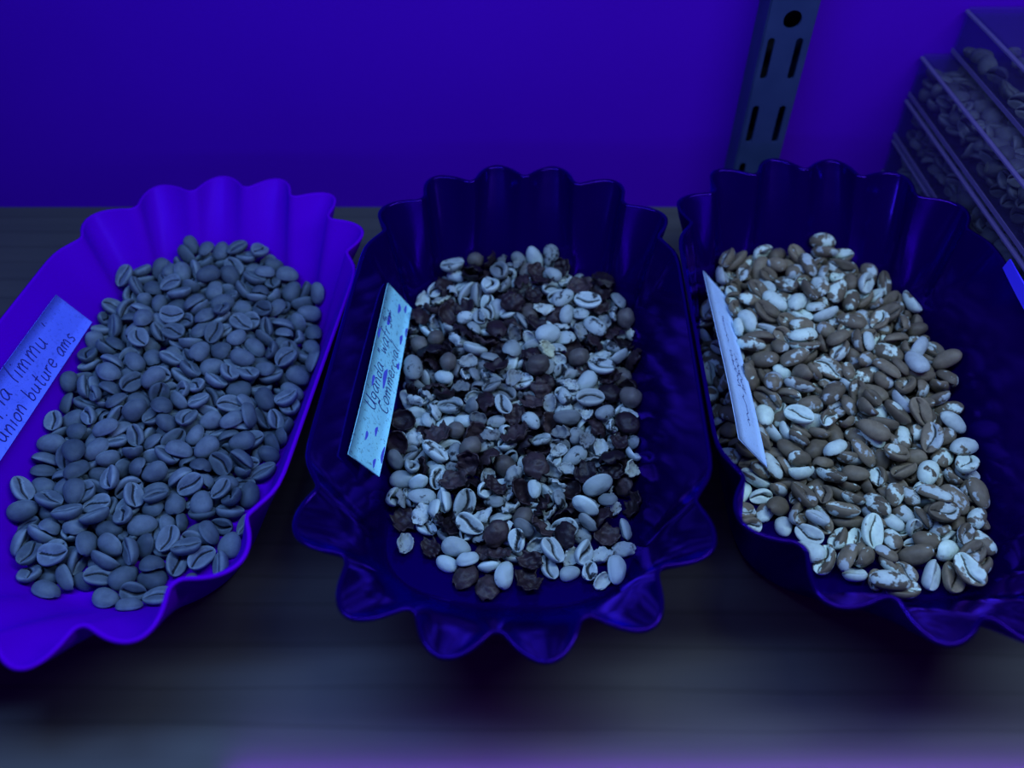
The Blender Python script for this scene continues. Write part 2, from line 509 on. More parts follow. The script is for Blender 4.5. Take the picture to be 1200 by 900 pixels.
# ----------------------------------------------------------------------------------------------
# the setting: wall, and the wooden shelf with its rounded front edge
# ----------------------------------------------------------------------------------------------
WALL_Y = .405
v, f = box_geo(-1.1, 1.1, WALL_Y, WALL_Y + .1, -.30, .75)
w = link('wall_back', new_mesh('wall_back', v, f, False), M_wall); w['kind'] = 'structure'

EDGE_Y, T, R = .058, .030, .013
prof = [(WALL_Y, 0.0), (EDGE_Y + R, 0.0)]
for i in range(1, 13):
    a = math.pi / 2 * i / 12
    prof.append((EDGE_Y + R - R * math.sin(a), -R + R * math.cos(a)))
prof += [(EDGE_Y, -T), (WALL_Y, -T)]
n = len(prof)
verts = [(-1.0, y, z) for y, z in prof] + [(1.0, y, z) for y, z in prof]
faces = [(i, i + n, (i + 1) % n + n, (i + 1) % n) for i in range(n)] + [tuple(range(n)), tuple(range(2 * n - 1, n - 1, -1))]
me = new_mesh('shelf_board', verts, faces, False)
for p in me.polygons: p.use_smooth = abs(p.normal.y) > .01 and abs(p.normal.z) > .01
shelf = link('shelf_board', me, M_wood)
tag(shelf, 'grey-brown wood-grained shelf board carrying the three scalloped trays', 'shelf')

# ----------------------------------------------------------------------------------------------
# slotted steel upright on the wall
# ----------------------------------------------------------------------------------------------
def flat_with_holes(outline, holes, thick):
    cu = bpy.data.curves.new('plate', 'CURVE'); cu.dimensions = '2D'; cu.fill_mode = 'BOTH'; cu.extrude = thick / 2
    for pts in [outline] + holes:
        sp = cu.splines.new('POLY'); sp.points.add(len(pts) - 1); sp.use_cyclic_u = True
        for q, (x, y) in zip(sp.points, pts): q.co = (x, y, 0, 1)
    o = bpy.data.objects.new('plate', cu); COL.objects.link(o)
    me = bpy.data.meshes.new_from_object(o.evaluated_get(bpy.context.evaluated_depsgraph_get()))
    bpy.data.objects.remove(o); bpy.data.curves.remove(cu)
    return me

def slot(cx, cz, w_, h_):
    r = w_ / 2; pts = []
    for i in range(9): a = math.pi * i / 8; pts.append((cx + r * math.cos(a), cz + h_ / 2 - r + r * math.sin(a)))
    for i in range(9): a = math.pi + math.pi * i / 8; pts.append((cx + r * math.cos(a), cz - h_ / 2 + r + r * math.sin(a)))
    return pts

up = empty('shelf_upright', (.1310, WALL_Y, 0.001), 'grey steel shelf upright with paired slots and a round hole, fixed to the wall', 'shelf upright')
HW, H0, H1, D = .0110, 0.0, .42, .018
holes = []
for cz in (.0290, .0615, .0957, .1400, .1740, .2080, .2420, .2760, .3100, .3440, .3780):
    for sx in (-.0072, .0063): holes.append(slot(sx, cz, .0034, .0205))
for cz in (.1145, .2250, .3270):
    holes.append([(.0004 + .0043 * math.cos(2 * math.pi * i / 24), cz + .0043 * math.sin(2 * math.pi * i / 24)) for i in range(24)])
plate = flat_with_holes([(-HW, H0), (HW, H0), (HW, H1), (-HW, H1)], holes, .0014)
plate.transform(Matrix.Translation((0, -D, 0)) @ Matrix.Rotation(math.pi / 2, 4, 'X'))
for p in plate.polygons: p.use_smooth = False
link('slotted_face', plate, M_metal, up)
for sx in (-1, 1):
    v, f = box_geo(sx * HW - .0007, sx * HW + .0007, -D, -.0003, H0, H1)
    bevel(link('side_flange', new_mesh('side_flange', v, f, False), M_metal, up), .0006)
v, f = box_geo(-HW + .0008, HW - .0008, -.0022, -.0006, H0, H1)
link('channel_shade_sheet', new_mesh('channel_shade_sheet', v, f, False), M_dark, up)  # dark sheet standing in for the shade inside the channel

# ----------------------------------------------------------------------------------------------
# the three sample trays
# ----------------------------------------------------------------------------------------------
TRAY_LABEL = {'left': 'bright purple scalloped plastic tray filled with plain grey-green beans',
              'middle': 'dark blue scalloped plastic tray holding the beans mixed with dark husks',
              'right': 'dark blue scalloped plastic tray holding the brown beans with pale blotches'}
for which, (cx, cy, ph, h, side, bx) in TRAYS.items():
    v, f = tray_mesh(h - .0014, side, bx)
    o = link('sample_tray', new_mesh('sample_tray', v, f), M_purple if which == 'left' else M_navy, None, (cx, cy, .0014))
    o.rotation_euler = (0, 0, math.radians(ph))
    s = o.modifiers.new('thickness', 'SOLIDIFY'); s.thickness = .0013; s.offset = -1
    tag(o, TRAY_LABEL[which], 'tray', 'scalloped sample trays')

# ----------------------------------------------------------------------------------------------
# paper slips with handwriting
# ----------------------------------------------------------------------------------------------
G = {  # single-stroke letters: strokes of (x, y) in a box one unit high (small letters .55)
 'a': (.5, [[(.42, .5), (.2, .55), (.02, .3), (.1, .02), (.3, .08), (.42, .5)], [(.42, .5), (.4, .15), (.5, 0)]]),
 'b': (.48, [[(.05, 1), (.06, .05)], [(.06, .3), (.25, .5), (.42, .3), (.3, .02), (.06, .06)]]),
 'c': (.42, [[(.4, .48), (.2, .55), (.03, .28), (.15, .02), (.4, .08)]]),
 'd': (.5, [[(.4, .45), (.15, .52), (.03, .25), (.15, .02), (.38, .12)], [(.48, 1), (.4, .3), (.44, 0)]]),
 'e': (.42, [[(.05, .28), (.38, .32), (.3, .54), (.1, .5), (.03, .2), (.2, 0), (.4, .1)]]),
 'f': (.4, [[(.42, .95), (.25, 1), (.18, .7), (.12, -.35)], [(.02, .5), (.38, .52)]]),
 'g': (.48, [[(.4, .5), (.15, .54), (.03, .3), (.15, .05), (.38, .15), (.42, .5)], [(.42, .5), (.36, -.25), (.15, -.38), (.02, -.25)]]),
 'h': (.5, [[(.06, 1), (.06, 0)], [(.06, .3), (.25, .54), (.4, .4), (.42, 0)]]),
 'i': (.22, [[(.1, .52), (.1, 0)], [(.14, .78), (.18, .84)]]),
 'l': (.26, [[(.2, 1), (.08, .4), (.12, 0)]]),
 'm': (.72, [[(.04, .52), (.06, 0)], [(.06, .3), (.2, .54), (.3, .4), (.32, 0)], [(.32, .3), (.48, .54), (.6, .4), (.64, 0)]]),
 'n': (.5, [[(.04, .52), (.06, 0)], [(.06, .3), (.25, .54), (.4, .4), (.42, 0)]]),
 'o': (.46, [[(.25, .54), (.05, .4), (.08, .08), (.28, 0), (.42, .25), (.38, .48), (.2, .54)]]),
 'p': (.48, [[(.06, .52), (.04, -.4)], [(.05, .4), (.25, .55), (.42, .32), (.28, .04), (.06, .1)]]),
 'r': (.38, [[(.05, .52), (.07, 0)], [(.07, .3), (.2, .5), (.36, .5)]]),
 's': (.38, [[(.35, .5), (.15, .55), (.06, .38), (.3, .22), (.28, .02), (.02, .04)]]),
 't': (.36, [[(.2, .9), (.14, .2), (.22, 0), (.34, .06)], [(.02, .58), (.36, .6)]]),
 'u': (.5, [[(.05, .52), (.06, .12), (.2, 0), (.38, .15), (.4, .52)], [(.4, .5), (.42, .1), (.5, 0)]]),
 'w': (.62, [[(.03, .52), (.14, 0), (.3, .4), (.44, 0), (.58, .52)]]),
 'E': (.5, [[(.45, .95), (.1, .98), (.06, .02), (.45, .02)], [(.08, .5), (.38, .52)]]),
 'U': (.6, [[(.05, 1), (.04, .3), (.2, 0), (.42, .15), (.5, 1)], [(.5, .9), (.5, .1), (.6, 0)]]),
 'C': (.55, [[(.5, .85), (.3, 1), (.06, .6), (.12, .1), (.35, 0), (.52, .15)]]),
 '"': (.3, [[(.08, 1), (.04, .72)], [(.22, 1), (.18, .72)]]),
 "'": (.25, [[(.14, .8), (.1, .55)]]),
 ' ': (.38, []),
}
def spline(pts, k=5):
    if len(pts) < 3: return pts
    P = [pts[0]] + list(pts) + [pts[-1]]; out = []
    for i in range(1, len(P) - 2):
        a, b, c, d = P[i - 1], P[i], P[i + 1], P[i + 2]
        for s in range(k):
            t = s / k
            out.append(tuple(.5 * (2 * b[m] + (c[m] - a[m]) * t + (2 * a[m] - 5 * b[m] + 4 * c[m] - d[m]) * t * t + (3 * b[m] - a[m] - 3 * c[m] + d[m]) * t ** 3) for m in (0, 1)))
    out.append(pts[-1]); return out

def write(lines, rng):
    """lines of (text, start along the slip, baseline across it, letter height, letter stretch) -> strokes in slip metres"""
    out = []
    for text, s0, t0, hgt, stretch in lines:
        x = s0
        for ch in text:
            wd, st = G[ch]
            k = hgt * rng.uniform(.9, 1.1); dy = rng.uniform(-.06, .06) * hgt; sl = rng.uniform(.10, .22)
            for q in st: out.append([(x + (a + b * sl) * k * stretch, t0 + dy + b * k) for a, b in spline(q)])
            x += wd * k * stretch + .12 * hgt * stretch
    return out

def ribbon(strokes, pen, place):
    V, F = [], []
    for pts in strokes:
        b0 = len(V)
        for i, p in enumerate(pts):
            q0, q1 = Vector(pts[max(i - 1, 0)]), Vector(pts[min(i + 1, len(pts) - 1)])
            d = q1 - q0
            nrm = Vector((-d.y, d.x)).normalized() * pen / 2 if d.length > 0 else Vector((0, pen / 2))
            for sgn in (1, -1): V.append(place(p[0] + nrm.x * sgn, p[1] + nrm.y * sgn, .00008))
            if i: F.append((b0 + 2 * i - 2, b0 + 2 * i - 1, b0 + 2 * i + 1, b0 + 2 * i))
    return V, F

def paper_slip(which, mat, label, lines, pen, extra=(), smudges=()):
    c = [tray_point(which, *q) + Vector((0, 0, .0014)) for q in SLIPS[which]]   # upper back, lower back, lower front, upper front
    nrm = (c[1] - c[0]).cross(c[3] - c[0]).normalized()
    if nrm.x < 0: nrm = -nrm
    L, Wd = (c[0] - c[3]).length, (c[0] - c[3]).cross(c[1] - c[0]).length / (c[0] - c[3]).length
    rng = random.Random(len(label))
    root = empty('paper_slip', c[2], label, 'paper slip', 'handwritten paper slips')
    org = c[2]
    def place(s, t, up_):                                            # s along the slip from its front end, t across from the lower edge
        a, b = min(max(s / L, 0), 1), t / Wd
        p = c[2].lerp(c[1], a).lerp(c[3].lerp(c[0], a), b)
        bow = .0006 * math.sin(math.pi * a) + .0003 * math.sin(5 * a + 1)
        return p + nrm * (bow + up_) - org
    nx, ny = 24, 4; V, F = [], []
    for side, up_ in ((0, 0.0), (1, -.0004)):
        for i in range(nx + 1):
            for j in range(ny + 1): V.append(place(L * i / nx, Wd * j / ny, up_))
    W1, M1 = ny + 1, (nx + 1) * (ny + 1)
    for i in range(nx):
        for j in range(ny):
            q = (i * W1 + j, i * W1 + j + 1, (i + 1) * W1 + j + 1, (i + 1) * W1 + j)
            F.append(q[::-1]); F.append(tuple(k + M1 for k in q))
    lp = [i * W1 for i in range(nx)] + [nx * W1 + j for j in range(ny)] + [(nx - i) * W1 + ny for i in range(nx)] + [ny - j for j in range(ny)]
    for k in range(len(lp)):
        p, q = lp[k], lp[(k + 1) % len(lp)]; F.append((p, q, q + M1, p + M1))
    paper = link('paper', new_mesh('paper', V, F), mat, root)
    V, F = ribbon(write(lines, rng) + list(extra), pen, place)
    link('handwriting', new_mesh('handwriting', V, F, False), M_ink, paper)
    if smudges:
        V, F = [], []
        for s, t, a, b in smudges:
            b0 = len(V)
            for k in range(14):
                an = 2 * math.pi * k / 14; r = 1 + .18 * math.sin(3 * an + s * 900)
                V.append(place(s + a * r * math.cos(an), min(max(t + b * r * math.sin(an), .0002), Wd - .0002), .00005))
            F.append(tuple(range(b0, b0 + 14)))
        link('ink_smudge', new_mesh('ink_smudge', V, F, False), M_smudge, paper)
    return root

scr = random.Random(5)
def scribble(s0, s1, t, amp, n_):
    return [spline([(s0 + (s1 - s0) * i / n_ + scr.uniform(-.0006, .0006), t + amp * scr.uniform(-1, 1)) for i in range(n_ + 1)], 3)]

paper_slip('left', mat_paper('blue_tinted_paper', (.15, .22, 1.0), .3), 'blue paper slip with handwriting against the wall of the purple tray',
           [('Ethiopia limmu ' + "'", .014, .0108, .0082, 1.0), ('oromn union buture ams', .003, .0022, .0070, .96)], .00055)
paper_slip('middle', mat_paper('speckled_white_paper', (.40, .96, 1.0), .5), 'bright speckled white paper slip with blue smudges beside the husk mix',
           [('Uganda "wafr"', .026, .0118, .0068, 1.0), ('Commercial', .029, .0035, .0068, 1.0)], .0005,
           scribble(.076, .083, .0150, .0022, 9) + scribble(.074, .084, .0135, .002, 8),
           [(.013, .013, .0022, .0008), (.018, .008, .0024, .0008), (.004, .005, .0022, .0008), (.090, .009, .0030, .0011), (.0935, .0045, .0026, .0008), (.046, .0095, .0055, .0012),
            (.040, .0165, .0030, .0008), (.066, .0190, .0030, .0008), (.074, .0035, .0030, .0010), (.081, .0008, .003, .0008), (.078, .0145, .004, .001), (.010, .0010, .004, .0009), (.058, .0022, .002, .001)])
paper_slip('right', mat_paper('white_paper', (.52, .72, 1.0), .2), 'narrow white paper slip standing edge-on beside the blotched brown beans',
           [], .0004, [q for k in range(2) for q in scribble(.034, .056, .012 - .004 * k, .0016, 26)] + scribble(.060, .078, .012, .0014, 20) + scribble(.014, .032, .010, .0012, 16))

# the thin blue card behind the right wall of the right tray
def edge_card():
    a, b = tray_point('right', .0660, .0440, .0605), tray_point('right', .0660, -.030, .0605)
    V = [];
    for i in range(13):
        t = i / 12; p = a.lerp(b, t)
        bow = .004 * math.sin(math.pi * t)
        for dx, dz in ((-.0002, 0), (.0005, 0), (.0014, .0045 + .003 * t), (.0007, .0045 + .003 * t)): V.append((p.x + dx - bow * .5, p.y, p.z + dz))
    F = [(i * 4 + j, (i + 1) * 4 + j, (i + 1) * 4 + (j + 1) % 4, i * 4 + (j + 1) % 4) for i in range(12) for j in range(4)] + [(3, 2, 1, 0), (48, 49, 50, 51)]
    o = link('paper_card', new_mesh('paper_card', V, F, False), M_slip_blue)
    tag(o, 'vivid blue curved card edge at the right rim of the right tray', 'card')
edge_card()

# ----------------------------------------------------------------------------------------------
# beans, husks and shells: where each one came to rest in its tray
# shape, x, y, z in hundredths of a millimetre, turn as quaternion in hundredths, how much of it shows
# ----------------------------------------------------------------------------------------------
HEAPS = {}
FLOOR_T = .0014                                                       # thickness of a tray's floor
HEAPS['left'] = '''
g3 -16914 16219 1093 -18 98 7 2 804
g5 -18718 18072 1178 83 51 12 20 788
g5 -14381 15697 289 87 17 21 41 700
g7 -11662 16472 433 12 44 -88 -9 696
g3 -14209 17744 637 98 0 6 16 696
g3 -16902 18751 1436 77 23 -1 -60 660
g7 -15161 15642 511 27 8 -96 -1 656
g7 -17940 16431 851 3 73 67 -11 652
g4 -12707 19358 1113 30 -90 -30 -10 652
g5 -13371 15700 113 3 0 0 100 632
g7 -13030 17099 762 -9 77 64 0 632
g4 -18873 18821 1596 19 87 -33 -33 632
g4 -12223 16758 805 16 97 17 0 624
g5 -15973 16792 814 68 -40 24 -57 624
g5 -14766 14820 277 32 -4 25 91 620
g4 -15048 16792 778 25 -8 -45 85 620
g3 -15673 22660 1881 69 59 0 42 620
g3 -10822 17169 153 72 6 -6 69 616
g5 -12529 21208 1149 42 5 16 -89 616
g2 -11805 20503 1014 -14 38 85 34 612
g3 -16965 15034 455 25 7 42 87 608
g4 -14286 20009 1083 86 45 -13 20 608
g5 -17726 18457 1460 24 95 -19 -9 604
g4 -14749 18865 1134 22 80 -49 -26 604
g2 -17402 20441 1889 85 -1 6 -52 596
g2 -12189 18776 714 61 7 4 79 584
g7 -18623 21033 1587 95 30 3 -2 584
g7 -16875 17887 1474 25 96 11 3 568
g7 -10583 19455 276 68 8 19 -70 560
g4 -12537 16268 380 21 -65 -70 20 552
g3 -11227 21680 949 24 1 3 -97 548
g7 -14315 16501 810 20 47 74 44 540
g4 -16065 23877 2289 25 49 -79 -28 532
g4 -16417 15652 391 38 -20 -55 72 528
g3 -15802 19409 1475 -24 80 -51 18 524
g5 -17201 19768 1472 61 -6 -11 -78 524
g5 -16753 20808 1503 38 14 0 -91 516
g3 -13507 20923 1315 96 -22 18 -4 516
g4 -11677 17496 484 78 -42 28 -37 512
g7 -15280 24181 2204 89 28 -15 32 512
g0 -13816 15072 334 35 -93 1 11 508
g7 -10662 23849 1216 50 17 -5 85 508
g2 -15428 27792 2642 30 -95 -1 4 508
g3 -16195 16327 425 33 52 -52 -59 504
g7 -13281 18780 580 80 -14 -1 -58 500
g4 -15849 17791 1338 9 -23 92 -31 500
g5 -18414 16875 766 72 -32 -52 33 496
g4 -13326 26838 2416 19 -75 -64 -6 492
g7 -11938 25780 1846 16 7 -9 98 492
g7 -16553 21665 1811 98 -6 -16 8 488
g4 -15071 16259 717 24 -2 -79 56 484
g2 -9611 25527 948 94 14 27 -15 484
g2 -17759 15713 624 19 46 85 -18 480
g4 -10254 20623 383 8 -32 93 -13 480
g3 -17125 24266 2437 37 11 17 90 472
g3 -12019 23362 1456 26 18 -94 -7 468
g3 -10112 25953 1734 -2 52 -85 -8 468
g2 -16438 26306 2585 -3 89 -44 -9 464
g0 -16239 20476 1334 6 -32 55 -77 460
g3 -13457 16150 375 38 -16 31 86 456
g3 -11123 18667 405 33 94 -2 -7 452
g6 -11521 19281 939 12 -87 -48 -8 452
g7 -14328 30278 2936 97 16 0 17 452
g1 -15396 21503 1593 14 -57 -76 -29 452
g2 -11879 24306 1310 20 -10 16 -96 448
g3 -9768 24003 1256 11 90 42 4 448
g4 -13777 25878 2118 59 -21 16 -76 448
g5 -15221 26987 2363 1 -17 -98 -7 444
g2 -13897 16971 457 85 19 -40 27 440
g5 -16069 18433 1099 -9 11 -99 -4 440
g3 -11080 20764 845 74 -59 33 0 440
g1 -18824 24002 2127 73 13 29 -60 440
g5 -12310 27644 2299 5 -96 23 14 440
g5 -17724 17240 947 44 84 1 -31 436
g1 -15358 17461 756 95 29 12 0 436
g1 -18842 22059 1880 9 -62 -78 -6 436
g7 -16360 25065 2233 86 -23 19 -41 432
g2 -12876 14923 347 4 -3 99 -15 428
g0 -12646 22542 1302 26 -8 42 -87 428
g0 -13712 14468 437 92 -38 3 6 428
g4 -11140 22772 1382 73 -32 53 -28 428
g3 -10621 30389 1790 82 18 -18 52 420
g3 -13463 30604 2581 85 23 26 -40 420
g4 -11740 22556 1306 91 -12 -2 40 420
g2 -13527 22416 1713 10 68 -73 9 416
g3 -13157 25276 1709 97 6 7 21 416
g4 -18666 20318 1334 30 -28 -48 -77 412
g3 -16613 17632 823 75 -9 17 64 408
g1 -14369 22254 1508 23 21 0 95 408
g4 -9657 29223 1429 89 40 21 2 408
g3 -14659 22857 1800 80 -30 -1 -52 404
g6 -13890 18839 1169 -2 19 -97 15 404
g5 -14922 23519 1853 18 -61 50 58 400
g1 -10179 21431 429 25 24 -47 81 400
g4 -11631 26658 1594 31 25 16 90 400
g3 -18321 22437 1423 11 16 15 -97 396
g0 -14894 17940 1122 17 47 87 1 396
g5 -14890 25495 2170 -18 13 95 -22 396
g5 -17917 27195 2489 6 65 63 44 396
g3 -18529 19295 968 30 -7 -16 94 392
g3 -12995 26202 1843 20 -20 -13 95 388
g3 -13922 20742 1357 20 -20 -92 26 388
g3 -13912 24957 2036 36 84 -37 -18 384
g2 -15993 29750 2875 16 -11 97 14 384
g7 -17578 17442 942 67 -51 -4 -54 376
g3 -10869 31067 2283 99 -3 7 -9 376
g5 -18201 30033 3078 -28 49 -81 -12 376
g4 -12251 24827 1989 26 82 -50 -10 376
g6 -13091 21779 1256 58 12 4 -80 372
g4 -16593 27426 2701 67 3 13 73 372
g0 -10096 22971 940 -35 45 81 -15 368
g3 -11156 19085 731 36 36 86 -5 364
g6 -18666 19912 1176 18 -16 -30 -92 364
g7 -18565 25641 2276 10 76 -64 10 360
g3 -13898 21532 1254 37 -81 -45 6 360
g0 -17857 21673 1613 24 -9 -11 96 356
g5 -12782 24467 1834 -15 28 87 -38 352
g2 -13402 28800 2431 93 25 1 27 352
g6 -11320 17938 333 42 -90 11 -9 348
g4 -10942 16150 406 25 55 71 37 348
g3 -15185 19312 914 7 28 -76 -58 344
g3 -13238 19790 893 10 29 -44 -84 344
g5 -15699 30600 2766 74 -14 46 -48 344
g3 -13993 29695 2393 67 -7 -27 69 340
g1 -12351 26772 2120 88 6 11 46 340
g4 -11584 28620 2281 -19 94 -21 17 336
g4 -14086 23460 1560 19 -29 -63 69 336
g2 -9248 29939 2071 42 53 12 -73 336
g5 -11550 25006 1747 3 35 91 -21 336
g2 -12153 18497 483 27 96 11 -4 332
g5 -14983 20206 1093 88 15 -39 -24 332
g4 -18038 23792 2079 47 66 -38 -44 328
g0 -13218 23265 1817 8 97 20 10 328
g6 -17499 22279 1887 13 43 85 28 324
g5 -10110 28750 1212 38 55 30 -68 316
g3 -18361 28536 2449 42 12 -90 0 312
g2 -14234 32250 2821 68 -3 -21 70 312
g5 -12550 20287 1010 76 -42 -10 -49 312
g5 -16689 18836 1300 18 -23 95 14 312
g1 -15872 27022 2284 -48 23 82 -21 312
g0 -18619 26495 2182 64 17 52 -54 312
g5 -15410 29132 2880 -8 2 -97 22 312
g5 -13919 27818 2445 81 -22 0 54 308
g7 -14952 22612 1606 -3 83 55 -10 308
g2 -13401 32209 3111 7 -43 90 -6 308
g2 -17977 23242 1673 27 94 -13 -16 304
g7 -15847 25664 1873 54 -10 9 83 304
g7 -12317 30602 2583 19 96 -17 -13 300
g7 -15761 31922 2862 40 -3 -70 58 300
g2 -12636 28868 2016 97 10 -7 -21 296
g0 -16154 21280 1515 1 24 -96 15 296
g4 -10717 25320 1233 7 99 8 12 292
g1 -14088 18563 554 14 -14 -1 98 292
g3 -8989 26335 1032 49 41 -35 -68 292
g7 -17642 28328 2494 34 47 -60 -56 292
g7 -15361 20920 1383 34 77 -45 31 292
g0 -10979 25477 1432 18 -1 4 98 288
g7 -14208 19316 603 98 12 -3 14 284
g1 -18675 23150 1699 54 46 -25 -66 284
g7 -16892 31073 2646 82 11 -41 40 284
g4 -14581 28564 2615 50 15 -37 -77 284
g2 -17442 29513 2845 29 80 -17 -50 284
g0 -17259 15886 130 62 -4 4 78 280
g6 -15640 32365 3103 46 33 -39 73 280
g3 -17029 23611 2046 25 15 52 80 280
g2 -16892 29746 2518 52 8 23 82 280
g7 -16167 21901 1346 50 10 -39 -77 280
g6 -11284 27706 1930 -46 60 -65 -7 280
g3 -14308 24793 1749 -26 12 92 -27 276
g0 -16466 22943 2080 87 -25 -14 39 276
g1 -14767 21462 1157 4 32 -18 -93 272
g7 -9369 28328 940 60 -9 15 78 272
g4 -12281 32095 3051 -6 75 60 -26 272
g2 -17263 24930 2373 11 18 62 76 272
g2 -15755 20344 888 15 -63 33 -68 268
g1 -13406 17921 340 71 -36 34 -49 268
g5 -12647 29958 2328 37 81 -35 -28 268
g3 -10089 29927 1530 10 -7 84 -54 268
g6 -16267 28625 2529 68 16 2 71 268
g4 -11588 30773 2237 3 82 -57 -3 264
g3 -17952 26185 2090 19 71 40 -54 264
g5 -14004 27217 2136 90 -15 -7 41 264
g1 -11866 30891 2572 98 -14 13 9 260
g5 -10882 26460 1712 41 35 81 23 260
g1 -15842 15638 109 16 1 0 99 256
g2 -12131 17149 412 35 -90 15 19 256
g6 -12980 18101 339 48 -64 38 -46 256
g3 -16371 22417 1655 69 -49 -52 -7 252
g2 -11308 27342 1602 44 19 -76 44 252
g3 -16449 19158 959 35 -92 16 2 248
g1 -10105 21990 443 61 2 -56 56 248
g5 -13425 31214 2687 12 -40 -88 -24 248
g6 -16458 19923 972 98 -4 18 3 248
g2 -17670 26366 2037 80 -46 13 -36 248
g7 -14937 27741 2300 20 19 96 12 248
g5 -12949 31954 2788 4 12 98 -13 244
g0 -9792 22313 492 18 52 19 -81 244
g4 -15171 29857 2578 64 70 -31 7 244
g5 -9798 24755 672 24 23 3 94 244
g3 -15743 23187 1632 95 11 26 -14 244
g3 -14321 26585 2130 37 84 36 -18 240
g1 -12929 23692 1501 -2 48 80 36 240
g6 -11818 21969 900 41 6 -54 -74 240
g0 -13596 24168 1815 16 36 92 -2 240
g4 -10630 23135 827 30 -38 -86 15 236
g7 -11112 29151 1790 55 11 -12 -82 236
g0 -9328 27462 846 88 -12 9 -44 236
g3 -10704 28141 1547 21 -21 -54 -79 228
g3 -9718 23821 857 11 38 92 -5 228
g0 -14110 23829 1824 40 4 89 23 228
g6 -17474 23214 2234 32 29 82 38 228
g4 -14663 21080 790 1 -27 68 -68 224
g0 -14938 32204 2950 64 12 -12 -74 224
g6 -17112 29056 2349 41 61 -37 56 224
g5 -18019 18417 717 35 -13 4 93 220
g1 -12393 19869 672 66 -62 26 -35 216
g2 -12109 28031 1995 17 -7 93 31 216
g3 -10959 21989 777 6 -99 -10 -7 212
g5 -10133 26614 1360 -20 69 -51 -47 212
g0 -13175 28060 2809 15 60 79 -4 212
g1 -17649 30707 2899 18 94 25 13 208
g5 -14452 28511 2447 34 6 92 -21 204
g0 -11612 31633 2397 84 44 29 13 204
g6 -10966 20439 653 13 43 78 -44 204
g0 -18488 25217 1995 22 91 36 4 204
g0 -18521 27883 2321 14 -60 -65 43 200
g6 -10543 27667 1514 89 -39 -1 -23 196
g7 -13161 20725 709 54 -57 -4 62 192
g6 -11996 29422 2343 34 89 28 -16 192
g7 -16956 28173 2417 75 -58 26 20 188
g1 -9742 22856 613 6 86 3 50 188
g7 -17741 29368 2486 27 62 -65 -35 184
g4 -10063 30422 1821 52 -3 85 2 184
g5 -12436 22466 820 14 82 55 -12 180
g4 -11917 29840 2202 70 -35 -18 -60 180
g7 -12937 22917 1301 -33 93 -15 -1 176
g2 -16943 27111 2301 53 12 -36 -76 176
g2 -11432 29946 1847 53 34 77 -6 176
g4 -17456 19284 1074 36 -1 1 -93 172
g1 -15230 30961 2713 59 -53 60 -8 172
g7 -16747 17560 644 19 60 -77 11 168
g6 -18497 27195 2306 18 86 42 -22 168
g0 -16804 25540 2136 10 45 -85 -25 168
g2 -17768 20391 1559 -18 57 -74 -31 168
g6 -11446 23575 1231 4 42 36 84 168
g5 -15076 21932 892 30 47 -66 -50 164
g0 -11501 19839 518 100 2 4 -2 164
g5 -15021 18574 708 10 56 -82 -2 160
g1 -10028 27802 1189 -20 81 -31 45 160
g3 -9522 27022 712 35 89 -25 -14 156
g4 -13921 17782 375 6 -55 -83 6 152
g1 -11544 22502 875 12 1 50 86 152
g5 -17202 27724 2272 15 -7 -53 -83 152
g2 -13652 30101 2106 10 9 77 -62 148
g7 -14073 23093 1191 20 87 42 -13 148
g7 -16075 27780 2068 80 41 20 -39 148
g6 -18532 17692 822 -21 12 -97 7 148
g3 -11114 24818 902 25 83 48 -13 144
g4 -13989 20288 640 -3 20 -95 22 144
g6 -17803 19764 1052 7 10 -60 -79 144
g5 -15506 28495 2330 32 -2 18 -93 144
g4 -11341 26079 1079 13 -4 -39 -91 144
g0 -16236 30676 2825 57 -24 12 -78 144
g1 -13170 27295 2068 11 -98 -13 -11 140
g6 -14353 25785 1910 40 -82 37 -18 140
g6 -14915 31541 2696 17 94 8 28 140
g5 -16321 26622 1746 74 12 55 37 136
g0 -14794 23996 1535 0 -30 87 40 136
g2 -12296 25809 1668 4 -13 -99 -9 136
g0 -17835 23984 1878 64 -50 41 -43 136
g3 -14995 31956 2450 16 11 -86 -48 136
g7 -17081 21475 1169 81 26 3 52 132
g0 -15074 26057 1668 82 43 12 -36 132
g0 -17212 23305 1762 18 39 89 -17 132
g4 -14721 16667 111 93 0 0 -38 128
g0 -14724 17485 470 13 56 79 -24 128
g1 -17582 30516 2514 29 92 27 -1 128
g0 -13324 27985 2325 14 94 28 11 124
g6 -10688 21733 113 67 0 0 74 120
g7 -15184 24415 2127 4 -1 95 32 120
g2 -13149 17026 325 6 -100 -1 5 116
g6 -10964 20985 335 1 -15 96 21 116
g6 -14962 26645 1912 -11 27 95 -8 116
g3 -15763 23913 1613 10 -32 -92 -19 116
g2 -16622 24369 1896 44 13 17 -87 112
g2 -17723 22022 1196 7 -57 72 -39 108
g7 -16915 20545 1227 8 -42 90 -2 108
g6 -15787 18573 717 9 68 73 10 108
g5 -17422 27219 1850 43 -37 -71 41 104
g2 -11064 29501 1533 17 14 97 -4 104
g5 -10134 23513 247 96 -19 6 -22 104
g3 -18484 24242 1883 30 -89 -33 9 104
g0 -18705 21778 1457 39 66 64 -6 104
g3 -13655 18736 331 0 100 6 0 100
g5 -17131 16476 724 6 -49 86 16 100
g2 -12445 31328 2265 99 5 15 -5 100
g5 -12549 19171 389 8 -45 87 -19 96
g1 -11744 19386 109 54 0 0 -84 96
g1 -10196 25539 658 24 -9 -68 69 96
g0 -15562 16353 115 19 3 -1 98 96
g6 -10917 20006 335 1 2 -100 0 92
g3 -11690 21445 445 53 -83 18 4 88
g2 -14092 31927 2349 37 92 -4 14 88
g6 -14746 30300 2528 12 71 66 -20 88
g6 -13274 29472 2380 2 94 -28 19 88
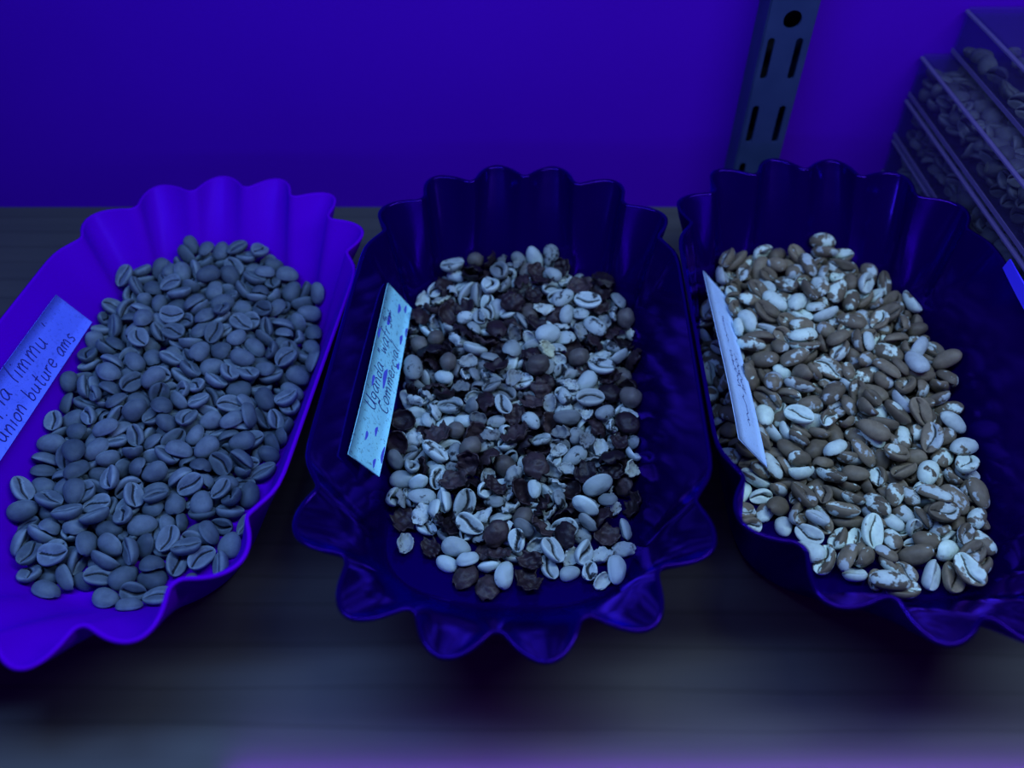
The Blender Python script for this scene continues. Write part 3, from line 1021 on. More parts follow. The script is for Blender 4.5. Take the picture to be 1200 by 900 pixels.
g2 -16974 22538 1300 76 -7 -61 -22 84
g3 -12526 20678 403 -4 97 -21 -12 84
g1 -12283 17766 106 94 0 0 33 80
g5 -15596 27319 1708 23 89 31 23 80
g4 -15495 25331 1783 18 97 17 0 80
g4 -16880 26314 1977 37 -76 54 -5 80
g4 -17501 24630 2172 41 72 -55 -10 80
g2 -12277 29891 1789 6 96 25 -6 76
g3 -14766 27127 1639 43 -68 58 -13 76
g5 -15506 17631 651 20 -86 42 22 76
g4 -12293 26779 1773 19 86 -41 -22 76
g0 -11955 31870 2376 -19 20 -88 -38 76
g0 -14418 22164 1054 98 1 -3 -18 76
g1 -10532 29840 831 92 4 26 28 76
g6 -13577 23697 1173 28 4 -3 96 76
g1 -16548 30269 2525 4 54 68 50 76
g4 -12236 27515 1371 21 -7 0 98 72
g6 -10397 17968 429 14 77 59 20 72
g2 -11713 25298 1175 24 66 65 28 72
g2 -14906 18148 336 10 -1 98 -14 68
g2 -10401 22724 112 84 0 1 55 68
g2 -10452 27226 1178 3 40 -12 91 68
g2 -10196 25130 375 36 93 1 -10 64
g5 -17365 24009 1295 98 -5 -21 -3 64
g2 -11195 25682 661 36 15 -5 92 60
g1 -17421 22780 1272 14 -45 21 86 60
g3 -14898 29230 2127 13 -10 12 -98 60
g2 -12297 25032 1371 10 -89 -34 27 60
g4 -16552 23384 1649 18 -52 81 -20 60
g1 -16107 31653 2603 -6 58 62 -52 60
g2 -9655 25988 605 49 -14 3 -86 60
g1 -15169 20122 527 1 -70 -69 -18 56
g4 -14632 30239 2085 27 92 25 14 56
g2 -15751 19073 388 4 1 -99 -15 56
g7 -13895 19599 181 6 0 7 -100 56
g5 -12865 23885 1094 26 -22 90 27 56
g4 -13476 22434 984 1 6 6 100 56
g6 -10856 30834 1748 33 -49 -71 -39 56
g0 -12177 21117 669 99 -8 -7 6 56
g0 -10761 28896 1292 18 72 -66 -14 52
g6 -11820 20130 336 5 -98 -20 -1 52
g5 -11336 28208 1497 51 -73 -37 25 52
g5 -16375 21037 965 -24 94 -15 20 52
g7 -18143 26860 1758 18 20 -93 -23 52
g6 -17016 19649 872 -34 94 1 -4 52
g5 -13268 30846 2111 14 67 70 19 48
g0 -16845 16679 111 41 -1 0 -91 48
g7 -12485 30789 2012 13 87 -47 2 48
g5 -15570 22040 1029 55 35 -41 -65 48
g1 -13795 26085 1603 50 30 15 79 48
g7 -14012 30768 2217 62 -37 52 -45 48
g0 -10870 27811 1185 1 76 62 -20 48
g1 -17130 18495 893 25 71 -65 -8 48
g4 -17536 17190 380 6 -93 36 -7 44
g2 -9968 29207 887 15 -4 -94 32 44
g2 -13107 28143 1986 12 24 96 9 44
g7 -9616 28432 515 36 48 -71 -37 44
g5 -18891 18399 704 78 -17 50 -32 44
g5 -10568 24316 425 99 5 -12 3 40
g3 -12706 26833 1478 20 89 -27 -31 40
g5 -18307 25937 1521 33 -75 -53 22 40
g6 -16168 24711 1592 25 56 31 72 40
g7 -10893 26808 804 36 13 0 92 40
g4 -13432 25324 1252 47 -28 16 -82 40
g7 -13059 21686 1013 12 -99 6 -9 40
g1 -14096 32294 2647 16 -98 2 -15 36
g6 -11149 22631 467 55 -43 71 6 36
g1 -16279 21862 663 34 7 -6 94 32
g4 -14024 27417 1563 53 -24 -10 81 32
g5 -11553 23870 749 5 -90 43 -4 32
g2 -12962 31821 2064 3 15 -39 91 32
g3 -11510 30803 1713 -14 88 45 -10 32
g4 -18274 23403 1273 6 -34 -93 10 32
g3 -17426 25550 1741 85 5 6 52 32
g0 -16033 29389 2271 25 -41 74 -47 32
g1 -13243 24569 1205 10 25 -91 31 32
g4 -16297 22639 1017 -7 23 97 7 28
g4 -18412 19627 744 -26 59 76 -7 28
g7 -13613 26791 1470 9 64 71 28 28
g1 -9870 26686 252 10 19 2 98 28
g1 -16384 29892 2073 34 5 90 -24 28
g2 -10419 26081 997 13 1 89 -43 28
g0 -10744 24003 823 35 16 -40 83 28
g4 -13147 27766 1604 6 -37 92 -8 24
g5 -18297 22526 1227 12 10 97 18 24
g1 -17243 19003 464 3 -16 -99 0 24
g7 -15612 21179 499 100 8 5 -2 24
g3 -17444 18137 306 32 23 1 92 24
g4 -17984 16584 126 90 -3 0 -43 24
g0 -12896 19582 609 16 -19 96 9 24
g7 -17878 21408 1081 32 3 -87 37 24
g6 -16540 27250 2102 11 43 -75 48 24
g1 -18030 20460 803 31 94 13 2 24
g1 -13827 24855 1133 -8 94 33 0 20
g2 -13874 25826 1060 80 7 -2 60 20
g0 -13064 20108 467 21 -73 -63 -16 20
g7 -12517 29102 1543 2 5 -7 100 20
g5 -13755 21432 424 76 6 -2 65 20
g1 -13239 29601 1887 -9 94 33 3 20
g1 -10867 23390 361 31 64 -65 -26 20
g6 -14506 27970 1952 10 -85 46 -24 20
g4 -16803 31209 2498 42 -65 64 -4 20
g2 -15246 24600 1675 -2 16 -98 -9 20
g6 -11921 15496 115 69 -1 -1 -72 20
g0 -17149 29753 2147 46 3 3 89 20
g5 -16881 23604 1228 -8 80 59 0 16
g5 -12133 24421 855 16 7 -5 -98 16
g7 -18402 21137 1005 36 86 -26 -23 16
g5 -15999 18193 395 17 -54 -81 16 16
g2 -12652 21701 357 48 -7 13 -86 16
g4 -15117 25195 1332 4 58 81 9 16
g6 -15675 17079 113 17 0 0 98 16
g6 -16706 26698 1396 70 9 -4 71 16
g0 -16371 17292 391 1 77 -56 31 16
g6 -15203 30633 2129 48 63 -61 -7 16
g2 -16858 24653 1764 19 -88 43 3 16
g2 -14547 20569 768 40 47 72 -32 16
g7 -15951 23173 1266 -4 53 80 -27 16
g5 -17173 28265 1892 22 -58 -78 -7 12
g4 -15175 28118 1472 93 5 4 -36 12
g1 -13725 24020 781 42 0 8 -91 12
g2 -17486 26171 1586 3 31 95 7 12
g4 -13739 28940 2193 11 99 3 -4 12
g6 -12051 28450 1588 19 -4 -78 -59 12
g0 -16769 27408 1809 -26 96 0 -10 12
g4 -11819 26847 1052 48 -8 13 -86 8
g5 -16099 25346 1167 42 6 -4 91 8
g4 -14540 24309 1163 10 -74 -66 -4 8
g3 -14366 26283 1307 30 10 -13 -94 8
g7 -9866 25963 448 6 99 -7 -13 8
g5 -16441 20208 688 2 -32 91 27 8
g4 -12384 23238 825 48 -87 -5 14 8
g0 -9631 27794 417 5 -43 75 -50 8
g2 -14082 28413 1683 1 21 96 20 8
g1 -16605 18514 385 42 27 -43 -76 8
g6 -17458 19956 634 4 8 -94 -34 8
g1 -15301 31446 2242 -11 82 27 -49 8
g3 -18158 27878 1807 -34 11 -85 40 8
g2 -15875 28331 2127 10 -7 -98 -14 8
g2 -10014 24388 386 1 99 -12 11 8
g6 -11786 21022 446 38 88 -26 -14 8
g0 -14077 29373 1826 3 -60 76 23 4
g4 -11729 22196 416 -6 99 -7 -11 4
g0 -10786 30282 1183 85 -11 7 52 4
g7 -14998 29354 1953 11 17 -97 -12 4
g3 -17982 25022 1373 96 -26 -2 3 4
g2 -13315 22371 749 -7 99 8 -3 4
g1 -12903 25357 1187 52 -33 59 -52 4
g7 -14261 22219 849 0 -38 -93 -3 4
g6 -14732 19285 396 5 -27 -96 -7 4
g6 -15606 29934 1975 8 -98 -13 -12 4
g2 -15977 19760 616 17 2 90 -40 4
g6 -16601 28813 1857 30 91 -29 0 4
g0 -17105 29465 1756 98 11 6 17 4
g1 -15828 30386 2239 -46 64 59 17 4
g6 -14563 21575 714 2 -16 90 -41 4
g7 -16987 30306 2025 20 -96 -19 -8 4
g2 -17703 19251 859 1 -100 2 -2 4
g1 -9980 29553 1200 38 86 33 -11 4
g3 -14607 30976 2284 1 22 -92 -32 4
g0 -17705 20767 1300 20 -50 77 36 4
g7 -20237 18576 304 -20 98 -4 6 0
g4 -15854 29002 1621 67 6 -4 74 0
g0 -15305 22834 731 40 8 -5 91 0
g5 -21895 18895 103 -14 96 -16 16 0
g6 -13298 23243 880 10 -76 63 10 0
g2 -21424 20949 283 24 48 83 12 0
g5 -18156 18450 378 -7 87 -49 -5 0
g7 -22891 19510 7 6 -6 -95 31 0
g5 -21960 17278 -16 12 38 -90 -18 0
g6 -18219 24354 1385 -24 60 -70 31 0
g5 -16425 31109 2098 16 56 76 28 0
g1 -12045 31478 1742 97 21 2 9 0
g6 -15493 24515 1224 7 -93 36 6 0
g4 -12303 25936 988 81 2 10 -57 0
g6 -15756 25942 1453 20 -34 -92 -9 0
g6 -19903 17623 -13 30 92 15 23 0
g1 -17094 20715 528 67 4 9 -74 0
g1 -17967 28590 1732 33 93 16 8 0
g1 -15689 31294 2085 31 -61 -60 41 0
g1 -10322 27410 800 -28 2 96 6 0
g6 -19606 19000 610 -20 22 93 -22 0
g6 -14572 23081 960 27 35 -88 -17 0
g6 -13898 31509 2136 1 100 6 5 0
g6 -21257 18284 5 75 -60 -22 -18 0
g1 -16668 24609 1345 7 -98 20 -3 0
g2 -16682 25458 1481 87 7 -24 -42 0
g5 -16177 28058 1521 29 4 -5 96 0
g1 -16077 23989 1208 17 0 -98 -10 0
g7 -22855 17754 -14 33 54 64 44 0
g3 -17059 21696 1022 26 -84 -47 4 0
g6 -14760 31504 1856 90 -4 -2 43 0
g6 -13415 28805 1527 90 7 4 -42 0
g7 -15269 26524 1257 60 6 -2 79 0
g1 -17836 28919 1788 36 -21 26 87 0
g6 -21404 18052 -15 11 8 77 -62 0
g1 -14487 25302 1395 -5 65 70 30 0
g2 -19903 23936 499 96 -9 -23 17 0
g7 -15194 23477 966 92 -9 9 37 0
g2 -11529 23023 683 63 -64 -40 -15 0
g0 -18342 17726 424 25 11 96 -1 0
g5 -21106 19162 283 50 -2 8 86 0
g6 -11834 29246 1604 52 -41 34 -66 0
g0 -20477 17926 56 24 88 -41 -7 0
g1 -22095 23869 -73 4 89 44 9 0
g3 -22277 19815 -11 73 -11 20 64 0
g3 -22242 21862 9 15 46 -78 -40 0
g5 -21049 22777 129 65 -3 -6 76 0
g1 -20025 17996 487 -33 89 -29 -9 0
g6 -14997 28576 1748 83 -8 27 48 0
g6 -22490 18691 -56 58 -50 -41 50 0
g1 -21168 17344 80 19 7 6 -98 0
g3 -17768 29738 1953 8 -80 42 43 0
g6 -16478 29108 2173 35 -47 -41 70 0
g0 -22290 18187 63 35 41 76 37 0
g6 -21474 21869 -79 35 27 -31 -84 0
g6 -21680 20079 239 32 41 75 41 0
g6 -21073 21709 446 9 -42 86 -26 0
g2 -20903 20057 454 80 -8 2 -59 0
g0 -20042 21279 605 61 -2 -8 79 0
g0 -14490 30756 2661 47 5 -6 -88 0
'''
HEAPS['middle'] = '''
h3 911 20141 1400 79 13 -6 -60 788
h1 -573 17250 816 84 37 -3 40 772
p3 3390 19461 966 77 60 -3 21 692
h1 -1724 15802 237 89 -1 -1 46 688
p1 -1613 17686 829 6 -23 -94 -26 664
h5 -903 15360 221 64 2 -3 -77 656
p3 -1843 18532 937 -33 73 59 10 652
h5 2004 17215 824 61 -11 -28 73 648
h2 598 15652 212 1 56 82 -12 644
h1 4841 22432 1296 88 22 2 -41 636
h2 -2295 19538 1145 2 -99 4 -12 624
p1 3877 15994 308 69 26 15 66 620
p1 1541 16631 722 -13 46 87 -11 616
h2 -4273 18298 202 0 80 -60 2 612
p1 -2119 16963 347 10 9 -43 89 608
h2 -1780 20268 1350 37 -49 68 40 608
p1 -296 15794 316 57 -25 29 -73 600
p3 3337 23560 1679 6 9 -99 -3 596
h1 -4567 22538 1347 25 -96 14 -2 592
h2 3687 17532 245 6 90 42 -8 588
h2 6 28556 2747 92 37 0 -15 572
p3 -3099 20953 1290 -23 23 92 -23 572
h3 430 19219 813 6 -92 15 36 568
c0 1105 25054 2114 65 -74 -19 1 564
p3 -4330 25102 1885 76 -1 12 -64 544
p1 2871 18461 977 28 2 -72 64 540
h4 684 16278 524 11 -98 15 -9 536
h1 -4713 21309 1329 34 -60 -64 -36 528
c0 5072 23689 1521 70 -46 0 -54 528
p1 2756 16678 470 29 48 -76 -33 524
h5 2954 20030 979 8 -53 84 3 524
h2 -3064 21792 1364 16 6 98 4 524
p3 3502 28867 2588 14 -99 8 -2 524
h3 155 21699 1424 8 -46 85 -25 520
p3 3940 25395 1765 1 97 -25 6 516
p1 2304 22737 1309 76 65 6 0 500
p3 -2653 23309 1470 15 17 97 -5 488
p3 1599 26869 2277 89 38 18 16 488
p1 -3579 19105 610 97 -20 9 6 480
c0 -271 20525 753 6 -48 -37 -79 460
p1 2562 20910 924 94 -7 -11 30 460
h2 4789 18814 534 51 -14 84 -9 452
p3 3794 27699 1962 43 7 7 90 448
p1 3245 24676 1449 90 15 -4 42 448
h4 -3117 17044 181 2 85 -52 6 444
p5 186 16954 846 -5 64 71 28 444
h1 4405 19806 487 74 46 -29 -39 432
h2 -2528 17735 721 39 6 -90 17 432
c1 2958 25864 1800 83 -51 -22 -6 432
h1 -3023 28119 2261 6 75 -56 -35 428
h2 3200 29819 2647 14 -98 7 -10 428
p1 -4391 20047 497 1 2 -15 99 424
s3 4277 16990 206 100 5 -3 2 420
s4 -3556 18255 637 62 -1 10 -78 420
h1 4255 24216 1269 100 8 3 -4 420
h0 1271 24023 1644 83 29 27 -40 416
h0 3997 20090 944 2 100 -3 5 404
c1 5236 28101 2120 45 53 12 -71 404
p2 -2459 16372 132 24 -1 0 97 400
s3 3394 16660 235 5 -15 98 -15 396
s3 -4106 17225 235 10 -73 -66 13 396
h0 -699 19390 969 16 93 -26 -22 396
p1 2363 28975 2602 31 5 4 -95 392
c1 -1681 21016 1425 18 -32 90 -24 392
h1 -708 27294 2258 52 -4 3 86 388
p1 1879 31983 2748 71 19 -23 64 388
h3 -1542 21811 1132 45 -43 -77 -12 384
p1 -2726 18866 714 37 48 66 45 380
h1 4039 20653 1270 20 3 -31 -93 380
h3 4322 30187 2794 87 -9 2 -49 380
h1 2415 19577 425 8 -80 54 -27 376
h0 138 22927 1224 6 -88 -45 -11 376
h5 -1170 23299 1725 45 -20 -8 87 372
p2 -1663 16373 404 21 3 -29 -93 368
p0 -375 23046 1802 -16 85 -50 -4 368
p3 -619 30796 2840 20 52 82 12 364
p4 2160 15959 134 16 3 1 -99 360
p2 -4747 20707 995 51 20 -44 71 360
h3 1514 22523 1144 24 -82 -16 49 348
p1 -2860 31030 2981 -8 9 -99 4 348
p3 -1027 29861 2721 2 77 62 -14 344
p4 2890 15965 352 -2 64 -77 -3 340
p0 1379 16144 287 8 83 -52 -16 336
h5 1117 17556 777 30 -26 -86 33 336
h0 3605 22366 1119 75 -21 17 -60 332
h0 867 23284 1616 9 95 -28 9 332
h4 -496 16490 609 29 95 9 4 328
h3 -3110 30206 2146 30 39 4 87 328
p3 -17 26192 1936 60 -24 -5 -77 328
c2 -2790 25323 2056 8 64 -70 -31 328
s3 69 19912 972 42 25 40 -77 324
h5 -4190 28160 2225 40 -28 14 -86 324
p1 2654 17804 131 82 1 2 -57 320
c1 427 18197 454 30 46 -16 -82 320
p2 -3742 19717 820 25 22 63 -70 320
p2 3917 22894 1409 20 -5 32 -92 320
h3 -1004 20714 1156 73 2 -45 -51 316
s1 3346 15616 176 4 38 -90 -21 316
p5 816 22468 1374 38 7 -11 92 316
h3 -3632 26093 2057 6 -15 29 94 316
h0 1012 29241 2521 11 -71 -69 8 312
p5 446 17645 657 76 54 3 -37 312
p3 -378 23978 1511 10 27 96 4 312
p1 1088 32003 2650 75 40 32 -42 312
p2 -3001 19790 944 5 -66 65 37 312
h1 5392 25954 1635 5 -54 8 84 312
h0 2046 18349 459 74 -65 -18 0 308
p5 -3320 17902 280 6 -27 -96 8 308
h0 3443 18299 458 91 -22 -23 26 304
c2 -2327 22050 1263 16 47 79 -36 304
h5 -683 25070 2059 12 99 7 6 304
h5 -2196 28672 2221 17 -48 86 -3 304
p2 -855 16250 311 46 87 15 3 300
p1 -1597 26240 2049 22 14 -93 25 300
p5 -703 18881 610 95 -25 -11 -14 300
h4 4454 21616 1039 5 67 74 -2 300
p1 -1607 29500 2361 6 72 -30 -62 296
p5 2945 17872 720 31 -18 -76 54 296
s4 66 24561 1883 19 -80 -55 12 296
s3 1533 25975 2180 38 -22 -89 -9 296
h0 4348 25140 1241 7 98 16 13 292
p4 878 19269 897 62 29 21 70 292
h0 2335 30997 2741 25 -82 -44 -27 288
p4 3777 18942 639 95 -21 -14 -20 284
p5 2499 28118 2339 65 9 44 -61 284
p2 -2973 24879 1530 20 -14 -18 96 284
p3 2320 27188 1661 21 -13 18 95 280
p3 307 24620 1585 3 -99 10 -13 280
c1 -4176 26794 1619 43 2 -64 64 280
s4 -4076 21613 1161 12 24 36 -89 280
s2 -1898 25569 1837 24 -95 -16 11 280
s5 1618 23404 1443 10 -71 -62 -31 280
h0 1187 18554 803 20 -59 64 -45 276
p5 1190 21656 1146 25 7 95 -19 276
s2 1991 21832 1374 9 -93 29 -21 276
p2 -887 24103 1868 -18 21 -96 6 272
s3 3641 21383 957 8 -77 -62 10 268
s3 -880 21708 1395 34 -11 -15 -92 268
p5 4345 17759 341 40 48 45 63 264
p5 -1059 19248 950 40 39 -79 -26 264
p1 -4639 19145 518 22 -74 -35 52 260
p2 -4239 21046 929 27 -17 95 -3 260
s2 93 27045 2137 36 -53 -66 -40 260
s4 3112 21526 1284 12 52 -84 6 260
s1 1927 21057 1133 13 -95 -27 2 260
c2 -3446 26965 1925 30 -38 53 -70 260
p3 1920 29983 2367 27 26 -91 -15 256
p3 1233 19270 508 40 -79 37 -27 256
s4 4843 20205 1044 20 -82 -42 32 256
p4 2228 23481 1795 83 10 12 -54 256
h5 4135 29557 2413 8 -81 58 -1 252
s4 1597 20176 1055 11 38 77 50 252
s1 -667 22596 1193 96 27 -7 8 252
h1 -2913 23817 1544 34 68 -56 33 252
p1 4750 26302 1486 49 76 41 9 252
p3 -595 25057 1734 6 80 -59 5 248
h3 2119 28105 1975 77 47 -9 42 248
h1 478 21470 1022 77 4 -56 -29 248
p4 2117 25247 1475 29 -81 -38 -34 248
p2 1960 30568 2720 28 -5 -40 87 248
c0 783 28447 2058 30 52 52 61 244
h5 1111 27523 2319 10 91 -38 -11 244
h4 1132 30857 2771 29 -92 -20 16 244
h0 -916 16934 225 96 -9 2 26 240
p4 1820 18865 816 65 -39 39 -53 240
c2 -1770 31551 2830 95 22 19 14 240
p1 1986 17691 562 21 -95 3 -22 236
p1 2739 21922 952 8 -44 24 -86 236
s3 981 17091 266 38 -91 -17 0 236
p2 -4041 20368 1064 3 62 72 -32 236
p0 -2318 21067 1011 69 -5 -2 -72 236
h0 4601 27620 1679 45 11 -25 -85 236
p0 -721 28744 2108 71 24 -38 54 232
h2 -2214 27266 2123 23 19 31 90 232
p2 -1467 27792 2496 -27 80 -51 19 232
s4 1738 19582 764 56 -73 15 -36 232
s4 1454 28454 2445 100 4 5 0 228
p4 -2139 28010 2242 13 7 53 -83 228
s3 -4105 23616 1374 6 -19 -81 55 228
p2 -2960 18457 755 63 34 -52 -48 224
h5 3764 26838 1836 91 -1 38 17 224
p3 -2060 29748 2184 59 -67 -46 0 220
s4 -4230 29704 1852 6 51 -76 -39 220
h4 4145 28894 2063 4 24 -97 -6 220
s4 -1157 18245 648 96 -13 -23 5 220
s1 -1420 22562 1426 18 -97 12 10 216
h2 -1181 26728 1964 12 -3 -92 36 216
h4 856 25911 2018 18 5 -1 -98 216
p1 4963 29238 2111 58 22 42 66 216
p5 -1686 23150 1553 80 22 -56 6 216
p0 391 27771 2196 68 -56 42 -21 212
s4 -2276 24287 1510 16 17 96 -11 212
c0 4871 25558 755 94 -17 -31 2 208
s2 2187 16633 247 17 48 -77 -37 208
h5 5078 27201 1353 4 -53 -82 24 208
s0 2518 24119 1820 14 -13 -98 -8 208
s0 2210 20250 964 6 -14 -99 -4 208
h0 429 29921 2878 64 -24 -5 73 208
h1 2756 26648 1380 4 -88 -46 -9 204
p0 -445 18194 383 78 -55 0 30 200
h0 1367 30064 2809 3 -17 -96 23 200
p4 -3539 22666 1176 79 -22 20 -54 200
h5 -3592 20337 881 5 -76 -15 -63 196
s1 -4363 18978 684 70 -34 50 -38 196
p5 -3299 22889 1466 80 -20 55 12 196
s3 -2516 26612 2121 24 -38 -66 60 196
s5 3080 27335 1996 34 -53 -78 6 196
p5 3124 28339 2164 97 -16 -8 -16 196
p3 -2658 21363 740 0 -28 92 28 192
h5 1377 24470 1483 89 26 -4 37 192
p2 -191 21526 1038 12 27 -95 11 192
p4 4567 26859 1557 49 80 -28 -20 192
p5 -3689 30177 2097 12 54 -78 -29 192
h0 -763 26179 1496 20 -40 84 32 188
s2 -43 18585 654 37 82 44 -6 188
p5 5021 21709 855 27 -44 -5 86 188
h0 -4208 24123 1331 44 73 28 -45 188
p1 -6 25736 1429 67 -36 -35 54 184
h2 -2127 24691 1134 76 7 1 -65 184
p0 58 16674 276 1 -8 -99 11 184
p4 -2027 22657 1147 100 4 3 -7 184
p0 -4037 23297 850 86 36 35 -10 184
p1 -1275 24354 1276 30 -13 -67 -67 180
h1 -1947 30470 2634 3 48 78 -38 180
p2 -2703 30923 2331 88 43 -9 -19 180
p2 4235 22389 1121 46 38 -79 -15 180
h4 -3523 25703 1577 42 20 34 82 180
p1 -2475 26503 1623 28 93 -15 20 176
p0 -370 29959 2570 24 -51 74 -36 176
h0 -3402 24386 1431 6 -12 43 89 176
s1 2086 25893 1633 37 -90 22 13 176
s5 2553 24918 1611 66 69 27 8 176
p5 1994 21409 1003 36 -92 2 19 172
p5 -966 25749 1826 5 -14 -40 -90 172
h1 5154 24612 1059 37 -78 31 -41 172
h3 18 27497 1906 38 -13 -54 74 168
p1 -3843 27827 1709 18 90 -39 -6 168
p3 1884 26423 1633 85 -44 -11 -28 168
p5 957 26629 1835 69 70 12 11 168
h5 1124 21327 704 27 96 3 7 164
p4 -1075 21280 1014 80 -53 -20 20 164
p4 -1103 28347 2304 2 -55 -79 -27 164
p1 1036 17838 132 92 -1 2 39 160
p2 -4082 19290 339 29 -45 -80 28 160
p0 4958 20978 1038 44 58 -68 -2 160
p1 -3151 20549 527 88 -6 -22 -42 156
s2 4015 18856 210 13 34 -92 -18 156
h0 -909 23280 1309 99 2 4 12 156
h2 -2973 26181 1657 42 -54 72 -14 156
h1 -1061 31611 2724 50 61 57 23 156
s4 1506 18422 525 49 68 54 2 152
p5 -1164 29184 2072 30 -71 -52 -36 152
p5 -3798 25099 1259 13 69 11 -71 152
p2 -1758 27473 2039 51 15 47 71 152
s5 -3654 23769 1581 26 -36 -32 -84 152
p1 -4235 24839 1258 37 84 9 -39 148
h4 -1166 18878 254 12 8 -95 26 148
h5 990 23316 1158 66 1 23 72 148
s5 -965 20038 702 16 -76 -63 0 148
p1 2390 23841 1568 13 12 -98 -3 148
p4 -1684 25001 1543 65 -48 35 -48 148
p1 -4616 24247 583 30 45 25 80 144
h1 -3669 29042 1811 27 27 -89 26 144
p1 -2771 22601 856 38 -11 37 -84 144
s3 -1589 23823 1299 27 -96 -8 4 144
s1 795 26975 1906 25 -39 -78 -43 144
p0 3104 22731 861 34 29 -68 -58 140
h5 -1737 30786 2891 70 -10 38 59 140
s1 4289 28230 1856 11 -55 -83 0 136
p1 -995 27636 1850 1 4 -99 12 132
s1 -77 19295 621 28 82 41 27 132
s0 -2365 20569 791 26 -5 15 -95 132
h2 -1699 19840 632 53 -21 -30 -77 132
p4 -198 28361 2233 19 6 98 2 132
p3 3210 28162 1812 10 35 -93 -2 132
p0 4749 28417 2115 53 34 -67 -39 132
p2 346 31925 2549 79 47 17 -36 132
p0 -2446 17507 277 6 -34 -92 16 128
c1 757 31161 2398 57 57 33 48 128
p3 -3856 21141 580 35 84 26 32 128
h5 -3456 26350 1171 25 -84 -49 5 128
s0 3174 22860 1361 18 77 60 -5 128
s1 3320 20737 816 61 -79 -8 2 128
p4 2201 23142 1289 92 34 -5 20 128
h2 2043 20402 489 8 98 -12 11 124
s1 4090 26456 1366 99 -4 -12 -7 124
p4 -44 21064 712 47 -30 68 48 124
s5 -3609 28049 1952 32 -68 -50 44 124
s4 -3311 29371 2087 4 18 -44 -88 124
h4 -1078 20469 390 2 -41 -90 -18 120
p2 -257 22186 945 65 -6 -72 -24 120
p5 1704 20808 839 2 64 -76 12 120
s5 -1269 25600 1436 64 60 -30 37 120
p4 -97 31073 2328 47 -71 10 -52 120
s3 2580 30425 2407 31 77 55 1 120
s1 5434 27698 1488 40 -46 -43 66 120
s0 352 31346 2794 11 90 41 13 116
s3 -1075 17440 336 9 15 -43 -89 116
p2 -1710 17702 312 16 52 -83 -7 116
p5 -2417 25424 1482 56 43 -51 -50 116
s2 601 23932 1254 63 76 -16 -2 116
s1 -1189 24924 1575 23 -54 -69 43 116
p1 -626 19671 455 7 -29 95 -6 112
h0 -3587 22053 888 1 44 6 90 112
p0 -2781 27494 2013 39 31 -83 24 112
p1 -2295 30505 2098 22 87 44 4 108
h1 4646 20526 492 39 -49 -53 58 108
s5 -2758 29771 2370 64 -42 20 -61 108
s5 5006 23086 1137 93 -2 -2 -36 104
p5 1545 25398 1587 73 -9 -25 63 104
s3 -4640 27979 1605 40 48 -78 6 104
s0 2298 27622 2021 90 -42 11 5 104
p4 329 25894 1483 47 4 88 0 100
h5 -1418 31087 2226 87 -8 -31 -39 96
h1 298 19465 309 90 5 3 -42 96
h4 -2933 28831 2113 35 -88 -31 12 96
p4 -3525 25391 1049 51 -46 41 -60 96
h4 3484 26941 1461 60 13 51 60 96
p4 -251 18818 293 3 100 0 -7 92
h5 -2142 27872 1628 5 -70 70 16 92
s0 574 29841 2499 22 16 15 -95 92
h0 3302 25167 1243 4 -88 47 8 92
s0 -391 27076 1878 13 -15 -98 4 92
p4 -3848 22757 863 97 3 20 14 92
h0 -2274 31252 2147 65 -71 -23 -12 88
h0 -4797 26611 1542 62 34 -66 -26 88
p5 2089 29348 2388 2 24 -85 -46 88
h3 -2137 18666 235 60 1 3 80 84
p3 4392 27101 1179 -15 93 34 -4 84
p1 1022 30325 2319 19 -96 -20 9 84
s0 -2085 25019 1526 45 63 -63 -4 84
s2 912 22147 652 2 -30 -95 4 80
p2 504 20753 567 1 72 65 26 80
s1 -657 21263 575 60 28 22 -72 80
p1 4876 23453 863 16 42 -88 -18 80
p0 -3444 24008 889 18 33 -68 -62 80
s3 -577 31751 2555 90 -9 -42 -5 80
h5 878 25318 1518 83 8 31 -45 80
s2 2882 23292 1148 84 20 -2 51 80
h0 -1422 26901 1477 13 -46 -87 11 76
p4 913 18701 353 2 12 99 1 76
s2 -1942 25668 1430 26 -75 52 31 76
h5 158 29190 2432 23 -2 -97 -11 76
p5 21 17344 277 16 99 -1 -2 76
s4 4911 28000 1148 34 -94 -4 -8 76
h2 3383 19556 253 0 -81 58 8 72
h1 -445 26867 1480 65 4 7 -75 72
h2 -1798 19324 418 29 95 3 -7 72
h1 -2985 19885 310 17 -88 39 -21 72
p2 2336 24535 1523 46 88 -11 2 72
h0 3747 23391 1057 4 59 -81 7 72
s0 1234 20156 645 70 14 19 67 72
p0 3411 28836 1799 9 -18 -70 -69 68
p5 3219 20973 624 34 -87 31 17 68
p1 -861 21928 817 1 41 81 43 64
p3 -3285 28141 1624 49 -60 55 -32 64
h5 -2867 27164 1451 1 0 19 98 64
s3 -31 31591 2333 33 6 61 72 64
s2 4071 21718 646 31 -8 32 89 64
p5 -3370 23503 1000 76 -9 -60 -24 64
h0 1501 29179 1992 20 15 -97 3 60
s3 -1129 18213 206 80 1 -6 -60 60
p5 4404 21981 499 5 -47 -64 -61 60
p2 352 26633 1512 21 -56 80 -5 60
s5 3418 22380 731 73 21 28 59 60
s2 4574 29309 1803 17 -80 56 -8 60
s4 1441 28340 1748 88 20 -19 38 56
s4 3383 21618 525 1 56 -82 -8 56
h5 2736 18834 245 24 1 0 97 56
p1 -2000 23293 1022 0 100 0 -6 56
h4 5123 26428 602 53 -55 44 -47 56
p4 -4198 22160 845 80 9 4 -59 56
s3 -329 17807 375 92 -20 -32 -8 52
p0 909 24481 1121 10 -38 88 26 52
p5 -1218 25108 1220 2 -12 99 10 52
s4 2847 29329 2128 48 24 -83 -17 52
p4 -4271 23683 794 91 4 20 36 52
h2 4182 30131 2231 1 -8 -19 98 52
